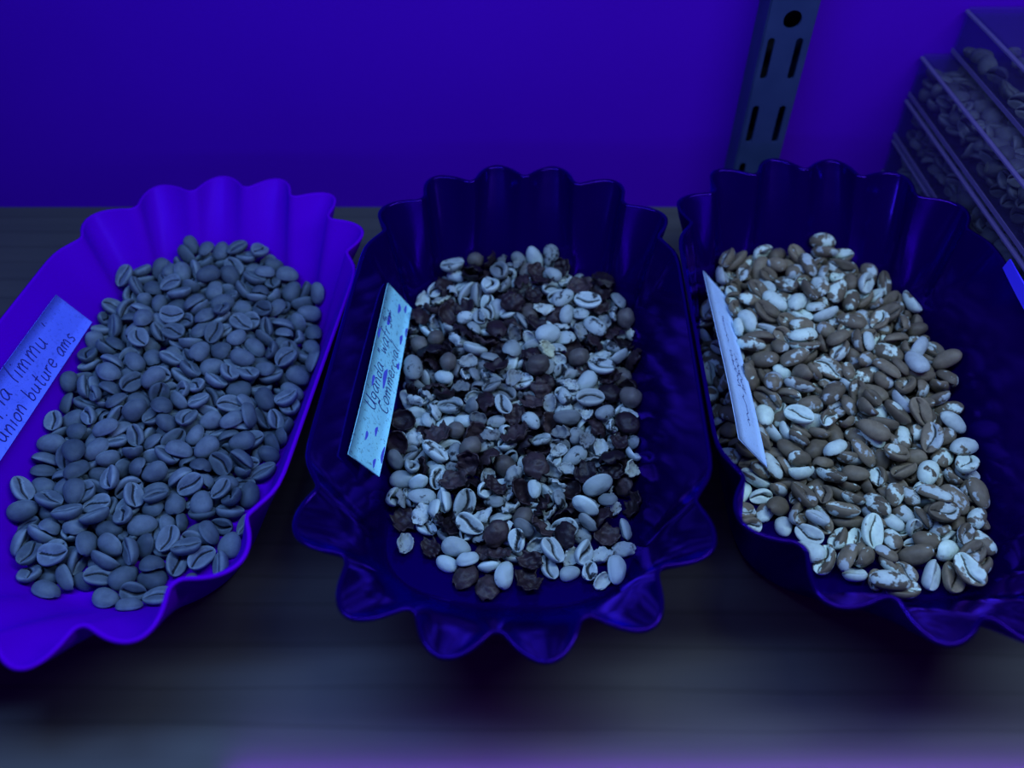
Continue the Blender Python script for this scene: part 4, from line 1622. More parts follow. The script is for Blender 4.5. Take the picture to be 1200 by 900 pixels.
p5 -1949 28814 1885 5 -47 86 -21 52
s0 3561 26075 1443 1 17 -98 -10 52
p2 1876 17180 352 -1 2 -100 0 48
h1 -1936 22351 747 1 -80 -60 -8 48
s1 3984 22576 492 2 86 50 -11 48
p4 -2225 27000 1564 9 33 10 94 48
s2 -1448 28124 1898 90 41 13 0 48
p4 4952 24163 658 32 24 -91 -5 48
s1 3600 25157 877 5 49 85 19 48
p4 -3484 29840 1669 7 30 -81 50 48
s0 -4585 27710 1270 67 -34 17 64 48
s1 3105 27556 1439 23 -11 18 -95 44
p5 -3339 24747 808 99 7 -11 2 44
p0 3228 25878 1260 -5 95 -28 -15 44
s4 -3038 21808 797 30 -19 60 -71 44
s0 4014 19492 378 61 28 -74 -10 44
h4 5052 28617 1600 6 -44 90 2 44
p1 94 23377 1032 2 -33 92 20 40
p5 -3924 29385 1258 59 10 -28 75 40
p1 -4159 25896 654 97 4 -21 -10 40
p2 655 27680 1522 88 9 -4 46 40
p5 195 30422 2230 74 -15 15 64 40
s0 -2810 18140 321 31 12 -91 25 40
s4 3964 23027 733 92 -39 -1 -9 40
p4 815 20087 455 9 -96 -25 7 40
h2 422 22513 942 57 -16 5 80 40
h0 -4420 25554 1617 98 9 -2 17 40
p2 3247 30778 2211 61 15 -64 -45 40
p1 -3129 23025 891 3 81 57 9 36
p4 -3086 18600 352 2 92 39 -3 36
c2 2218 22085 889 72 46 29 -44 36
p1 -849 30341 2036 28 -1 -9 95 36
h0 4645 22480 494 47 69 -22 -51 36
s3 4876 28688 1209 23 -88 -40 11 36
p3 2396 28658 2024 42 -88 12 15 36
p2 4209 29186 1625 35 76 -50 -24 36
s5 3008 18861 594 97 -1 19 -13 36
p5 -2930 25023 1313 4 54 82 21 36
p4 1629 21919 792 42 87 -13 -23 36
h1 -4404 28850 1617 72 5 -69 -2 36
p5 -2991 29321 1916 -47 11 -87 -7 32
c2 -4338 26910 840 50 -85 -17 -9 32
s3 2520 25519 1177 73 9 -1 68 32
p3 1748 23717 1107 3 66 75 8 32
h2 -449 29256 2087 75 29 -11 -58 32
p2 4114 25383 927 6 74 -63 -22 32
h2 550 29431 1956 4 -18 98 9 32
s1 -4450 28244 958 36 60 -11 -70 32
h3 -4407 25884 1188 74 18 -10 -64 32
s0 -2628 31515 2581 73 49 -18 44 32
s0 -2193 29263 2031 47 -75 24 39 32
p3 4048 28174 1301 64 1 19 -74 28
h0 -3901 28543 1223 41 -42 80 -12 28
s2 -1582 26070 1387 86 19 28 -38 28
p5 -2836 23991 828 93 1 -12 36 28
s4 -3073 30828 1864 88 36 17 -24 28
p2 -4497 25076 720 49 20 -84 -7 24
h1 4191 21199 543 40 91 13 6 24
s0 34 21814 583 11 -48 87 -3 24
p0 1136 27200 1626 14 -17 -91 -36 24
p2 2625 31019 2013 12 53 82 17 24
s0 1990 18970 321 52 -27 -64 49 24
p1 4578 26253 955 31 27 -89 -18 24
p5 1714 30923 2270 67 -28 48 -49 24
p0 4008 23729 745 12 -67 -72 -9 24
p2 4661 23367 462 -5 97 9 -23 20
p4 -1281 29836 2103 12 39 70 59 20
h4 -1160 22838 980 89 -10 26 36 20
p4 1181 22940 735 1 4 8 -100 20
s3 3943 20592 493 76 54 -16 31 20
p2 771 20311 1047 -11 37 -90 18 20
p1 3115 30069 2100 21 -8 46 86 16
h0 -3696 27472 1158 80 12 2 -59 16
s1 4554 24003 328 2 -90 -26 34 16
s0 -2195 26021 1266 21 -88 42 -6 16
p2 1746 25713 1180 99 7 9 12 16
p4 3730 27363 1582 -37 53 -72 -27 16
s0 245 20168 513 80 -45 -39 -4 16
s0 3011 24982 982 96 8 18 -20 16
s5 5175 26952 979 13 82 56 -9 16
s2 3659 30763 2080 27 2 88 -38 16
s2 2660 23882 970 80 -1 13 -59 12
p0 -2827 25767 1082 57 12 0 -81 12
p2 -4058 21551 469 45 24 -39 -77 12
p5 3356 23645 697 56 -6 10 -82 12
s2 -2327 19915 479 70 38 51 32 12
p5 -4401 27512 899 56 -10 -41 -71 12
s1 -2674 28147 1568 44 -41 75 -28 12
s1 1806 31596 2161 64 24 22 -70 12
p5 1553 27708 1778 75 51 -36 21 12
s5 -1885 20372 620 63 -62 26 38 12
s0 -286 30700 2242 43 45 74 25 12
s3 367 25164 1158 43 11 -6 89 8
p0 4671 29536 1388 47 -5 -42 77 8
h0 -381 24842 1123 68 3 14 -72 8
s4 -586 31230 2185 32 67 65 18 8
p4 64 30033 2152 4 10 -95 30 8
s0 1567 25035 1090 90 9 1 43 8
p0 2491 24657 1134 9 14 98 11 8
p1 -4469 22279 498 33 -52 -74 27 8
h5 -4677 20990 391 43 -60 -62 27 8
p0 4391 24671 821 64 -14 10 -75 8
s4 4842 21355 288 39 -54 67 -33 8
p2 3459 24358 915 21 -10 -94 -24 8
s4 -3489 18917 288 10 79 60 -7 8
s4 -64 24109 938 21 -96 -16 3 8
p1 2353 31342 2272 82 0 -28 51 8
s5 3945 25786 1249 32 24 2 -92 8
s0 -3361 30361 1636 38 -78 -37 -33 8
p0 -4700 21699 947 60 -41 -65 -21 8
s1 -696 28080 1832 31 33 -84 28 8
h4 -4590 23043 987 19 28 61 72 8
h0 -1047 23790 956 84 -2 -5 55 4
s5 -3976 24372 641 80 19 -18 -53 4
s1 1210 20928 484 2 2 -98 19 4
s2 2511 21177 562 23 -2 10 -97 4
s0 -2492 28927 1666 60 17 -4 -78 4
s4 3664 26394 1042 20 -47 -85 12 4
s1 1717 19732 290 14 60 75 25 4
s3 4016 30412 1671 1 38 75 55 4
p5 -2301 20755 522 1 -30 94 19 4
s3 4999 27502 640 84 4 26 -47 4
p1 1231 26280 1518 42 90 -13 -2 4
p2 4825 24774 485 14 -15 96 17 4
s4 1430 31251 2302 43 54 30 66 4
s1 950 25762 1223 22 -97 10 8 0
p5 -4448 23306 451 61 6 0 79 0
c1 3502 29508 1964 22 -38 -11 -89 0
p0 -1763 21390 481 84 7 5 -54 0
s5 -1356 28631 1795 47 16 24 -83 0
s4 4154 24517 562 7 87 -42 -25 0
s5 -4147 20333 212 95 0 4 31 0
s3 94 28197 1735 24 -63 74 -8 0
p2 2407 29566 2063 2 -85 -50 -17 0
p2 3134 20424 543 46 87 4 -17 0
s1 -3749 19832 206 22 -66 72 -4 0
s5 2286 23153 861 83 5 -1 55 0
p0 -3977 22520 590 17 -75 -64 4 0
s0 4979 22600 725 47 62 -58 -24 0
s2 3455 19872 666 5 12 -99 10 0
s1 3293 24005 1173 22 0 22 -95 0
p4 1489 27090 1857 9 -1 -36 93 0
'''
HEAPS['right'] = '''
b5 16673 15647 927 -23 82 -52 5 1096
b5 13748 15338 669 99 -11 -6 -10 932
b5 13750 17421 781 13 -66 69 25 864
b7 15176 16536 518 84 46 -25 16 832
b5 16456 17937 1337 -12 98 10 -9 800
b5 16987 21250 1739 1 81 54 23 796
b0 18227 18933 1086 75 -5 20 -63 724
b0 14634 21453 1974 34 0 -3 94 704
b5 16296 15646 380 11 -80 -57 12 680
b5 13756 24953 2023 -6 26 91 31 680
b7 16864 22387 2032 27 -79 52 17 680
b7 15559 15706 405 21 46 -77 -39 656
b5 11524 19069 893 -8 56 80 -19 644
b5 14201 18528 919 66 -9 14 74 628
b2 12815 18334 973 2 18 94 -27 628
b5 11011 23824 1305 23 32 72 58 620
b2 11957 22532 1722 -10 93 -31 15 620
b2 16494 19778 1303 48 -2 5 -88 620
b7 13645 23683 1751 37 13 11 -91 608
b2 18909 25224 2257 3 -42 1 91 600
b5 16330 18670 1338 87 -35 -1 -34 596
b5 17231 18700 1015 84 8 4 -54 592
b7 12539 16325 585 41 28 -50 -71 580
b4 11396 17456 477 -26 92 -27 13 576
b5 11705 16428 383 28 80 50 18 572
b2 17081 16393 780 15 -31 93 14 572
b5 11655 28054 2589 25 -92 25 18 572
b0 17411 24921 2405 63 -7 -1 77 564
b7 18210 20890 1560 20 -4 -7 -98 564
b7 12353 25439 2198 96 -5 -26 -3 564
b5 14152 20757 1338 43 30 21 82 560
b5 16554 25768 2115 94 9 -8 -32 552
b5 18101 20179 1496 13 89 43 -9 544
b2 11210 25750 1769 95 7 -24 -20 528
b7 18257 22216 1571 15 25 -1 96 528
b0 16447 16758 458 84 46 29 5 524
b4 15370 20529 1709 -2 99 -2 -13 524
b7 16021 22533 1903 17 89 -37 -22 512
b0 11239 16774 361 35 -24 1 90 504
b5 15776 31046 2764 53 -80 21 -18 504
b0 15092 29243 2800 85 24 -4 47 492
b6 14896 18822 1154 59 16 13 -78 492
b7 10466 20416 903 42 25 24 84 488
b4 15725 17073 625 1 7 -2 100 484
b7 12743 19942 1082 6 45 83 -32 484
b0 15232 27318 2600 35 -6 13 92 480
b3 17829 17877 946 90 0 -13 42 468
b4 12491 17357 403 21 -43 77 -42 468
b0 10714 22943 1139 63 -7 -12 -76 468
b5 9948 20208 459 19 -13 -95 23 464
b0 15529 19939 1335 3 -32 87 -38 464
b2 17778 17041 549 84 -6 -1 -54 460
b4 13764 19975 973 32 -18 18 91 456
b5 17450 20689 1118 90 -6 13 42 456
b1 17090 17126 1027 2 51 -80 -31 456
b2 14243 15171 436 3 3 99 -11 452
b7 11225 18323 583 32 36 -84 -24 448
b2 12569 21304 934 34 -4 -2 -94 444
b0 10488 18795 414 30 -28 0 -91 444
b1 14460 17172 561 74 0 -3 -67 440
b0 12399 24270 1746 49 85 -11 -13 440
b2 10681 26439 2136 9 -8 -85 51 440
b4 12607 23246 1496 76 65 -6 1 436
b0 13208 16467 506 74 53 41 4 428
b2 12876 26420 2525 96 -28 -4 2 428
b6 11645 20642 1150 86 50 1 -7 424
b4 16572 27510 2569 -1 88 45 16 424
b7 14052 30801 3071 52 26 8 81 424
b2 15183 32574 3173 5 -1 -34 94 424
b2 10749 27687 2305 53 -29 -48 64 420
b0 16121 24675 2197 83 -31 14 -45 416
b7 12132 28747 2573 91 4 11 -39 416
b2 14333 25758 2359 21 -43 82 -31 416
b6 14655 15919 292 0 -47 -88 -7 412
b5 16725 23998 2067 26 80 54 -2 412
b2 11276 24371 1761 50 -15 3 -85 408
b0 11793 23845 1411 46 0 60 66 404
b2 15492 24817 1674 99 0 -2 11 404
b7 16085 21576 1235 54 -18 30 -76 404
b2 15781 28992 2425 56 10 -6 -82 404
b0 13717 20722 1178 45 87 12 -18 404
b1 14552 19752 1112 28 66 65 26 400
b2 14733 23644 1762 28 -71 58 28 400
b4 13136 20954 1377 27 14 -38 -87 396
b2 12563 24665 2013 3 -66 -44 62 396
b7 14339 29484 2842 63 -29 -23 68 388
b1 10638 18029 139 79 0 0 61 384
b1 12731 15839 310 29 96 -1 3 384
b3 10003 19351 309 0 -7 84 54 384
b5 18421 23076 1371 23 -30 8 92 384
b3 14688 17887 643 25 18 17 94 380
b1 12285 19088 838 13 73 67 7 380
b6 15228 18290 640 92 13 1 -37 380
b2 13157 28660 2587 46 -4 -2 -89 380
b5 10188 24523 1930 83 -4 55 -9 380
b2 16524 23235 1798 27 74 -60 -15 376
b2 11638 20173 999 10 29 -85 43 376
b3 11762 17991 874 -2 35 90 -24 372
b2 12863 29861 2733 13 51 84 -8 372
b3 15971 24332 1895 32 15 -24 90 368
b5 17131 28152 2357 9 -94 2 -33 368
b4 14413 26320 2509 17 22 -29 -92 368
b5 16636 29770 2863 22 42 -80 -38 368
b7 13156 17204 359 0 83 56 1 360
b1 13987 16480 621 86 -35 10 -37 360
b5 12001 18202 384 17 -80 57 -10 356
b5 15175 31998 3028 41 80 -42 10 352
b6 15572 18891 975 66 5 12 74 352
b3 13101 22253 1802 4 40 -90 -15 352
b5 14814 22741 1970 43 53 -73 -7 352
b5 13143 18180 411 0 -1 -94 35 348
b7 14318 28131 2429 -15 10 -88 45 348
b0 17092 26487 2216 23 -3 -57 -79 344
b7 11976 31238 2509 55 15 45 -69 344
b2 13040 27208 2447 7 -13 8 -99 340
b5 18746 29099 2287 -24 60 70 -29 340
b7 18680 24363 1933 60 -36 5 -71 340
b5 17840 30315 2300 -48 43 76 5 336
b0 12892 26100 2410 26 94 -18 8 336
b6 10002 18655 142 45 -2 -1 -89 332
b0 13742 29017 3092 26 69 -64 -20 332
b1 16313 20616 1181 88 46 -15 3 332
b7 11593 29569 2588 0 -85 51 14 328
b6 14199 23113 1601 53 32 11 78 328
b7 11459 21187 937 93 -9 18 -30 324
b5 17869 23444 1747 32 22 84 -39 324
b4 15367 26241 2432 44 -58 -64 24 324
b6 12672 31040 2959 24 -7 -31 92 324
b4 9074 26122 499 51 -40 -76 -1 320
b3 13338 18822 1045 -13 12 91 -38 320
b2 17723 27701 2148 30 -56 43 -64 316
b1 15142 23203 2029 16 -52 -83 13 316
b0 11016 26674 2186 14 -2 52 84 316
b2 10086 21470 1239 -39 85 -36 3 316
b4 16438 17650 474 48 -42 15 76 312
b1 15413 17598 724 44 -72 28 46 312
b2 17883 25978 2265 36 -17 62 -67 308
b3 11785 21526 1476 -22 20 92 -25 308
b5 11063 22450 782 38 78 -41 -29 304
b3 18521 27532 1929 88 42 -14 16 304
b6 15789 18007 792 44 37 42 71 304
b0 17613 24723 1940 97 12 -8 -20 300
b0 13660 30740 2661 84 52 15 2 300
b7 13787 31523 3100 12 -90 31 27 300
b7 10305 31500 3041 -23 48 -76 36 300
b7 12603 27537 2349 19 -95 10 23 296
b0 13777 23089 1456 8 41 -91 5 292
b4 17538 19759 1167 5 89 22 -39 292
b3 10741 19624 452 49 74 26 -38 288
b7 15170 25711 1752 53 7 -76 38 288
b4 14295 21725 1124 46 3 16 87 288
b3 11078 30807 2648 -20 46 -84 -21 288
b7 13392 22008 1070 74 8 -13 -66 284
b1 14130 27041 2333 42 1 -20 88 284
b6 12249 30598 2671 26 -93 13 22 284
b2 11314 20055 415 31 95 -4 8 280
b1 12067 26675 2392 -12 26 87 40 280
b5 9395 27016 335 51 -16 -22 82 276
b1 14581 24813 1930 64 31 16 68 276
b1 11851 26138 2175 80 -5 -14 -58 276
b7 15297 22059 1760 13 0 -89 44 272
b3 13511 19682 700 31 93 -15 -10 268
b1 14955 20623 1085 73 22 26 -59 268
b3 10131 20461 593 39 17 26 86 268
b0 17560 21568 1317 2 20 -10 -97 264
b0 10826 31582 2786 25 90 15 33 264
b3 15433 25398 2124 27 -19 35 -88 264
b4 10978 28815 2580 4 -10 -20 -97 264
b4 9344 22629 666 35 4 -10 -93 264
b0 15921 31822 2806 28 -90 7 -32 264
b5 9196 19620 150 90 -1 3 43 260
b0 17447 23885 1797 80 35 46 14 260
b1 12722 21842 1407 10 44 79 -43 260
b7 10416 28517 2241 24 -85 0 47 260
b3 9684 21354 860 9 94 -29 -13 260
b5 18472 24234 1707 33 35 -82 30 256
b7 16457 29299 2303 15 -40 88 -23 256
b3 15715 26226 2390 66 -21 46 -56 256
b6 12628 20513 982 90 -36 11 22 256
b3 16698 24793 2217 79 -35 31 -40 256
b2 8845 24773 489 75 26 47 39 252
b4 9206 17874 361 7 12 -90 -41 252
b2 10114 30710 2586 37 56 -69 -28 252
b1 18782 26138 1993 1 43 90 6 248
b5 13123 19454 481 39 84 -38 -3 244
b3 12253 19774 346 11 27 -49 -82 244
b0 12273 32075 2872 68 -64 -16 33 244
b2 17153 30937 2536 66 -36 -19 63 240
b0 9144 21405 318 96 3 20 22 236
b0 14323 19839 577 19 -68 -56 43 236
b4 9118 18601 431 1 99 9 -14 232
b7 13178 28194 2353 2 -39 -91 13 228
b7 15500 23832 1575 47 -15 10 87 228
b3 11872 25129 1557 95 -8 20 -21 228
b1 10278 27305 2270 51 -42 -64 41 224
b5 17879 29315 2067 -26 90 35 2 224
b1 13955 28395 2495 11 -9 32 94 220
b1 15978 30049 2629 51 34 -21 -76 220
b6 16744 21875 1339 86 28 29 30 216
b5 17363 16090 389 38 86 30 14 212
b1 11063 20564 689 33 42 43 72 212
b1 14086 16163 454 -23 42 79 -39 208
b3 11462 22960 921 90 8 -41 16 208
b5 9448 23071 1033 93 -14 -9 -33 208
b1 11514 22185 1073 -32 57 69 -32 204
b7 9415 29453 1539 0 82 55 16 204
b0 15113 19636 837 -27 92 -26 11 200
b2 12916 31922 2777 46 -1 -28 -84 200
b4 10482 29156 2285 25 -11 -80 -54 196
b1 13957 22390 1435 52 69 48 -11 188
b5 14926 30535 2755 40 -74 -35 41 188
b4 14724 21447 1493 88 -16 17 -42 188
b0 9206 22634 361 6 -38 92 -9 184
b5 11355 24908 1423 7 89 -44 -9 180
b1 13834 26412 2138 30 68 -56 -36 176
b6 12065 22047 1223 23 93 -20 -20 176
b7 15928 18761 421 3 -4 80 60 164
b2 12506 22599 1140 99 6 -9 -1 164
b7 11522 27186 2073 5 22 90 38 164
b7 17251 18019 453 51 -10 -27 -81 160
b1 16949 28901 2357 2 47 -67 57 160
b2 18143 19245 847 -16 86 44 -22 160
b5 10958 21285 474 84 -54 4 -7 156
b1 9346 28744 395 46 -16 -84 23 152
b3 15372 21380 1426 48 30 59 58 152
b5 9548 29389 1056 0 -93 -33 -14 148
b0 11475 31393 2470 -33 77 54 8 148
b5 12883 25779 1994 15 95 25 7 148
b1 9132 23287 432 3 -28 51 81 148
b6 13481 15593 293 5 49 -87 -3 144
b2 13895 30030 2642 25 10 -92 -27 144
b1 12170 20488 482 42 -78 47 1 140
b0 14783 22309 1368 -8 85 -51 6 140
b4 14906 31311 2658 29 18 -80 -49 140
b6 9347 28014 417 1 92 -21 32 140
b6 17184 29685 2149 16 94 17 26 140
b4 9947 21007 362 0 99 15 2 136
b0 15565 16970 357 3 -5 -100 -2 136
b7 13588 24220 1204 18 93 -16 -26 136
b5 10324 24076 571 74 24 -41 -48 136
b6 13174 24857 1916 18 87 -4 -45 136
b6 15444 30427 2703 18 82 54 -9 136
b4 13425 20964 604 13 -57 -80 11 132
b5 14209 18319 545 34 79 -46 -23 132
b3 9163 24006 170 66 6 3 75 132
b4 14427 28835 2124 65 13 -60 44 132
b1 10718 30225 2266 -38 3 87 32 132
b6 18247 19989 1026 11 91 -40 2 132
b2 15442 23031 1316 69 7 -26 -67 132
b2 16027 20168 729 43 63 65 0 128
b5 10051 26222 1278 50 20 -20 -82 128
b3 17519 26094 2162 40 39 -82 -13 124
b0 16823 20007 950 8 -71 68 -16 120
b7 9710 25776 847 18 83 -52 -10 120
b3 18136 26727 1865 35 -7 -56 -75 120
b6 16804 17334 338 48 -80 -27 23 116
b1 16884 21683 731 54 -26 32 -73 116
b1 16234 19172 975 -12 7 88 46 116
b5 18643 27959 1604 69 -12 66 -29 112
b2 10547 25003 1127 -9 67 -70 23 112
b1 14762 27736 2077 94 -27 -7 18 112
b5 9599 24997 1203 3 44 -26 -86 112
b4 15046 27009 2394 2 37 -93 -6 112
b6 14636 24374 1540 25 90 -25 -27 112
b5 11972 30115 2321 -8 83 -52 19 108
b2 16528 26744 1935 4 59 -80 -6 108
b6 16928 27529 1901 20 -16 -17 -95 108
b4 16221 28043 2002 52 20 -12 82 104
b7 17076 24073 1112 3 -25 93 -28 100
b1 9537 21921 463 45 -26 57 64 100
b6 13663 24443 1420 90 -3 30 31 100
b3 10414 29667 2210 28 -44 -77 -38 100
b3 14890 17652 361 0 100 -2 2 96
b7 9782 30286 2064 13 85 51 -3 96
b0 10830 26788 1106 97 10 -9 -18 92
b1 13913 19351 167 73 5 2 -68 92
b5 12882 29257 2145 3 -25 25 -94 92
b6 15824 26689 2260 -40 85 22 26 92
b2 15885 27555 2139 50 66 -16 -53 88
b4 18165 18103 618 -21 65 67 -30 88
b6 14871 19097 763 17 17 27 93 88
b4 9783 27382 1003 58 -80 4 -12 84
b6 11596 23418 812 36 -55 75 -12 84
b4 17299 22495 1516 40 66 58 24 84
b1 18526 25864 1719 26 93 -15 -21 84
b0 10197 25269 1444 40 -24 80 -38 84
b3 16415 24190 1391 91 21 -13 -33 80
b1 16622 22411 1097 56 15 -20 79 80
b0 17844 28803 2002 80 52 18 24 80
b7 11761 26485 1601 16 6 -55 -82 76
b6 11283 30516 2182 44 66 61 -10 76
b1 10683 31141 2265 -3 80 55 -23 76
b7 10212 22025 1051 -23 88 -41 -4 76
b5 12031 27756 1744 24 11 18 95 72
b5 11472 28633 2047 12 12 22 -96 72
b3 18464 28729 1684 1 -50 51 -70 72
b3 13278 31197 2705 97 12 10 -17 64
b5 12820 25509 1468 16 95 17 20 64
b5 18430 25269 1460 9 86 -50 -8 64
b7 14156 25918 1571 41 58 -69 -11 64
b1 13646 21355 992 1 56 -78 30 64
b3 9442 25582 445 22 59 -78 -3 64
b6 17177 22971 1900 14 92 -24 26 64
b4 10978 25947 1295 7 -97 22 4 60
b4 9663 24962 694 37 76 -44 32 56
b0 15022 20364 331 26 2 -7 96 56
b0 13909 25014 1294 1 -3 87 49 56
b7 16370 30422 2488 1 61 -79 7 56
b3 12038 22699 796 12 -20 97 6 52
b6 11454 19311 362 2 38 -92 1 52
b6 13442 30104 2081 57 4 9 -82 52
b6 18219 20620 603 72 -14 34 -59 52
b6 17754 22570 1228 48 47 73 9 52
b1 17280 27966 1622 10 -78 -45 -42 52
b3 16575 20958 946 100 -2 -5 -1 52
b1 13406 23432 910 2 -52 85 11 48
b4 15615 20778 709 4 66 73 -20 48
b6 9591 24523 431 43 69 53 -23 48
b3 10904 28055 2253 28 56 61 49 48
b4 16446 31220 2313 56 -62 46 30 48
b0 17149 20605 641 16 60 72 29 44
b6 16931 29167 1636 66 67 10 -32 44
b6 12999 23653 1241 7 2 -1 100 44
b2 16801 19045 646 -28 75 -53 28 44
b3 10133 27156 1625 29 90 28 13 44
b7 15980 29310 1937 23 44 -85 -18 40
b4 12967 24613 1189 22 59 -68 -38 40
b6 14272 21291 1016 5 46 -88 8 40
b6 12576 22235 682 3 -3 15 99 40
b2 13722 29215 2079 48 -19 44 -74 36
b2 18042 28172 1370 41 30 62 60 36
b1 14005 22965 692 81 6 -5 58 36
b6 14459 17020 293 2 97 25 3 36
b7 14705 25218 1314 65 -44 48 -40 36
b3 12931 30586 2150 93 5 -5 35 36
b2 17152 24565 1433 24 66 71 -8 36
b5 15774 28111 1818 6 -59 77 24 32
b0 14673 29466 2194 10 83 -55 0 32
b1 14873 20888 968 32 -80 -49 -12 32
b7 14331 24112 1290 7 -84 -43 33 32
b1 15454 26185 1886 5 -100 0 1 32
b4 18221 23909 975 94 16 28 -11 32
b2 14092 27316 1864 94 8 2 -32 32
b1 16087 25517 1820 6 22 -95 -19 32
b4 16470 18320 546 35 -36 -68 -54 32
b3 10211 22956 683 73 48 42 27 32
b3 18692 27122 1469 66 -56 -36 -35 32
b2 9742 24114 1115 88 17 4 43 32
b4 15929 23739 1072 1 5 72 69 28
b6 13830 28312 1884 71 -49 -40 33 28
b1 13302 18722 297 4 -5 -36 -93 28
b6 11414 29797 1947 47 16 22 84 28
b1 15003 28259 1942 43 -23 81 34 28
b2 13744 31861 2489 54 -79 -22 -18 28
b1 12910 20399 473 86 17 -31 -37 28
b3 18417 21658 543 49 39 -40 -67 28
b5 16888 28476 1686 13 0 -88 -45 28
b0 9994 28019 1706 -8 97 6 21 28
b6 15858 22288 1363 -6 76 -64 -8 28
b4 12388 19113 362 1 91 -41 2 24
b5 12631 21335 641 -5 85 53 3 24
b0 14549 22454 838 11 -42 90 2 24
b6 15138 28831 1734 20 6 -10 97 24
b5 15804 26805 1569 4 -99 12 11 24
b7 12045 26040 1518 11 6 -95 28 24
b7 14834 26457 1499 11 -97 22 -4 24
b6 17876 19877 448 10 80 -58 -12 24
b7 12484 23539 1003 3 31 -95 -4 24
b3 11430 20813 335 25 -97 -4 -5 24
b6 10378 29146 1504 26 89 -19 33 24
b1 18324 21126 1163 17 -26 -95 4 24
b4 14500 26287 1927 16 -78 -61 0 24
b7 14888 23816 1120 3 87 48 10 20
b0 15457 18202 347 2 12 98 14 20
b7 11377 28888 1848 20 -94 -25 -13 20
b5 10921 23626 542 73 -4 -12 67 20
b7 15254 21472 871 -6 31 -88 -36 20
b0 17283 19245 473 22 66 64 32 20
b6 15341 31174 2041 22 -54 -60 55 20
b6 13590 26662 1625 72 28 20 61 20
b7 17951 21884 1095 18 92 33 11 20
b5 14921 29671 2437 8 0 -8 -99 20
b1 16789 24965 1719 7 -96 -14 22 20
b3 10627 20758 321 77 -16 32 -52 20
b4 18072 25187 1676 58 -7 -27 77 20
b1 13523 20090 409 23 -97 12 -4 16
b0 15911 19529 240 8 1 -6 100 16
b2 13672 31272 2410 2 -8 -99 -11 16
b0 17354 22440 642 97 6 4 -22 16
b2 10870 27753 1680 20 88 36 23 16
b1 10449 30747 1721 43 27 43 75 16
b0 17490 23295 1082 4 96 9 -27 16
b0 18283 29545 1169 7 -44 -38 81 16
b0 12782 26874 2103 8 19 98 -1 16
b6 17931 20871 568 27 -82 -42 28 12
b4 11786 21757 628 16 -83 51 -15 12
b5 17817 27000 1219 47 -21 -13 -85 12
b5 10827 29801 1560 87 16 -23 -42 12
b7 15554 24759 1149 57 -15 -28 76 12
b6 17886 24700 878 6 95 -27 -12 12
b3 18896 26512 1472 50 46 -39 -62 12
b7 16065 25904 1419 10 21 -96 -18 8
b1 17427 17039 139 80 0 0 -60 8
b1 17659 17757 138 100 0 0 -6 8
b1 10489 28417 1549 14 60 77 18 8
b3 11638 27301 1552 18 -88 43 -11 8
b6 16698 27695 1658 7 84 -54 -3 8
b1 11763 25462 1082 99 9 -8 8 8
b0 17100 30717 2150 20 -41 86 -24 8
b4 15017 27380 1699 66 -29 -18 66 8
b1 17442 25441 1559 12 -82 35 44 8
b2 15920 31326 1985 34 -31 -85 26 8
b3 17829 27597 1397 77 -32 -24 -50 8
b3 12664 26488 1675 10 79 56 -23 8
b0 12187 24496 1179 -5 66 -75 -7 4
b7 17328 30301 1481 67 -26 -33 62 4
b0 16634 30113 1788 19 81 -50 -22 4
b3 17873 18911 170 59 2 5 -81 4
b2 17174 25616 1289 42 -80 -39 18 4
b6 14378 28028 1822 -10 96 -24 -6 4
b4 13520 22293 805 13 -82 55 -8 4
b6 11026 24540 891 17 17 97 -8 4
b3 14935 19251 185 24 2 -7 97 4
b1 18066 29077 1264 3 43 47 -77 4
b5 16331 24760 1230 20 -72 67 -6 4
b5 18306 22856 695 65 21 -18 -71 4
b6 9965 28094 1001 18 -21 -17 94 4
b4 12278 28499 2003 26 45 80 29 4
b6 17859 24740 1324 11 -48 -79 36 4
b1 9890 26698 785 62 2 17 -76 4
b1 13509 25766 1360 27 -63 70 -20 0
b7 18151 25522 999 12 0 -99 -8 0
b2 14797 31715 2269 15 10 -80 -57 0
b1 15301 22080 759 0 14 -92 -37 0
b3 13953 17651 142 64 1 -1 77 0
b6 13067 28573 1726 99 11 -1 -2 0
b7 12658 31459 2396 39 73 51 24 0
b1 16550 23183 993 62 -58 42 -32 0
b1 19603 18218 -41 39 -39 -75 36 0
b6 18984 18040 -43 7 -60 -77 -18 0
b1 13281 26584 1498 22 50 -80 -26 0
b4 18580 26546 885 48 -39 -57 54 0
b6 12559 29503 2162 -11 88 46 8 0
b5 9745 23495 415 40 45 58 55 0
b2 16255 21539 756 18 -72 -67 2 0
b1 17640 21506 669 6 8 -99 12 0
b3 10076 22591 372 -3 24 -97 0 0
b7 14697 30684 2244 22 -50 -82 18 0
b3 17914 23997 884 -6 98 18 -10 0
b5 13108 27486 1500 44 6 10 -89 0
b1 15587 23248 756 16 0 -7 98 0
b1 14294 21040 560 0 2 100 -8 0
b1 16888 26919 1244 98 7 11 12 0
b6 15482 29707 2045 41 10 -36 -83 0
b3 17800 26357 1181 -14 63 76 -3 0
b6 19797 20422 42 -13 56 81 -12 0
b1 18520 27605 833 32 68 -50 -44 0
b4 16146 22542 866 10 -1 -99 -13 0
b1 14149 27304 1669 -3 38 -92 -9 0
b6 10260 21889 298 17 -85 -46 22 0
b1 10735 22205 564 -26 48 81 -22 0
b6 18581 28688 950 48 -41 -40 66 0
b0 20594 17639 -58 0 17 98 5 0
b3 17552 30006 1386 17 81 40 40 0
b7 18096 26189 1543 21 30 -73 -58 0
b5 20141 18718 -47 69 28 -12 -66 0
b7 17000 26105 1582 75 -43 3 50 0
b6 17449 29503 1476 81 59 -2 6 0
b3 16087 23136 1289 1 -81 54 -23 0
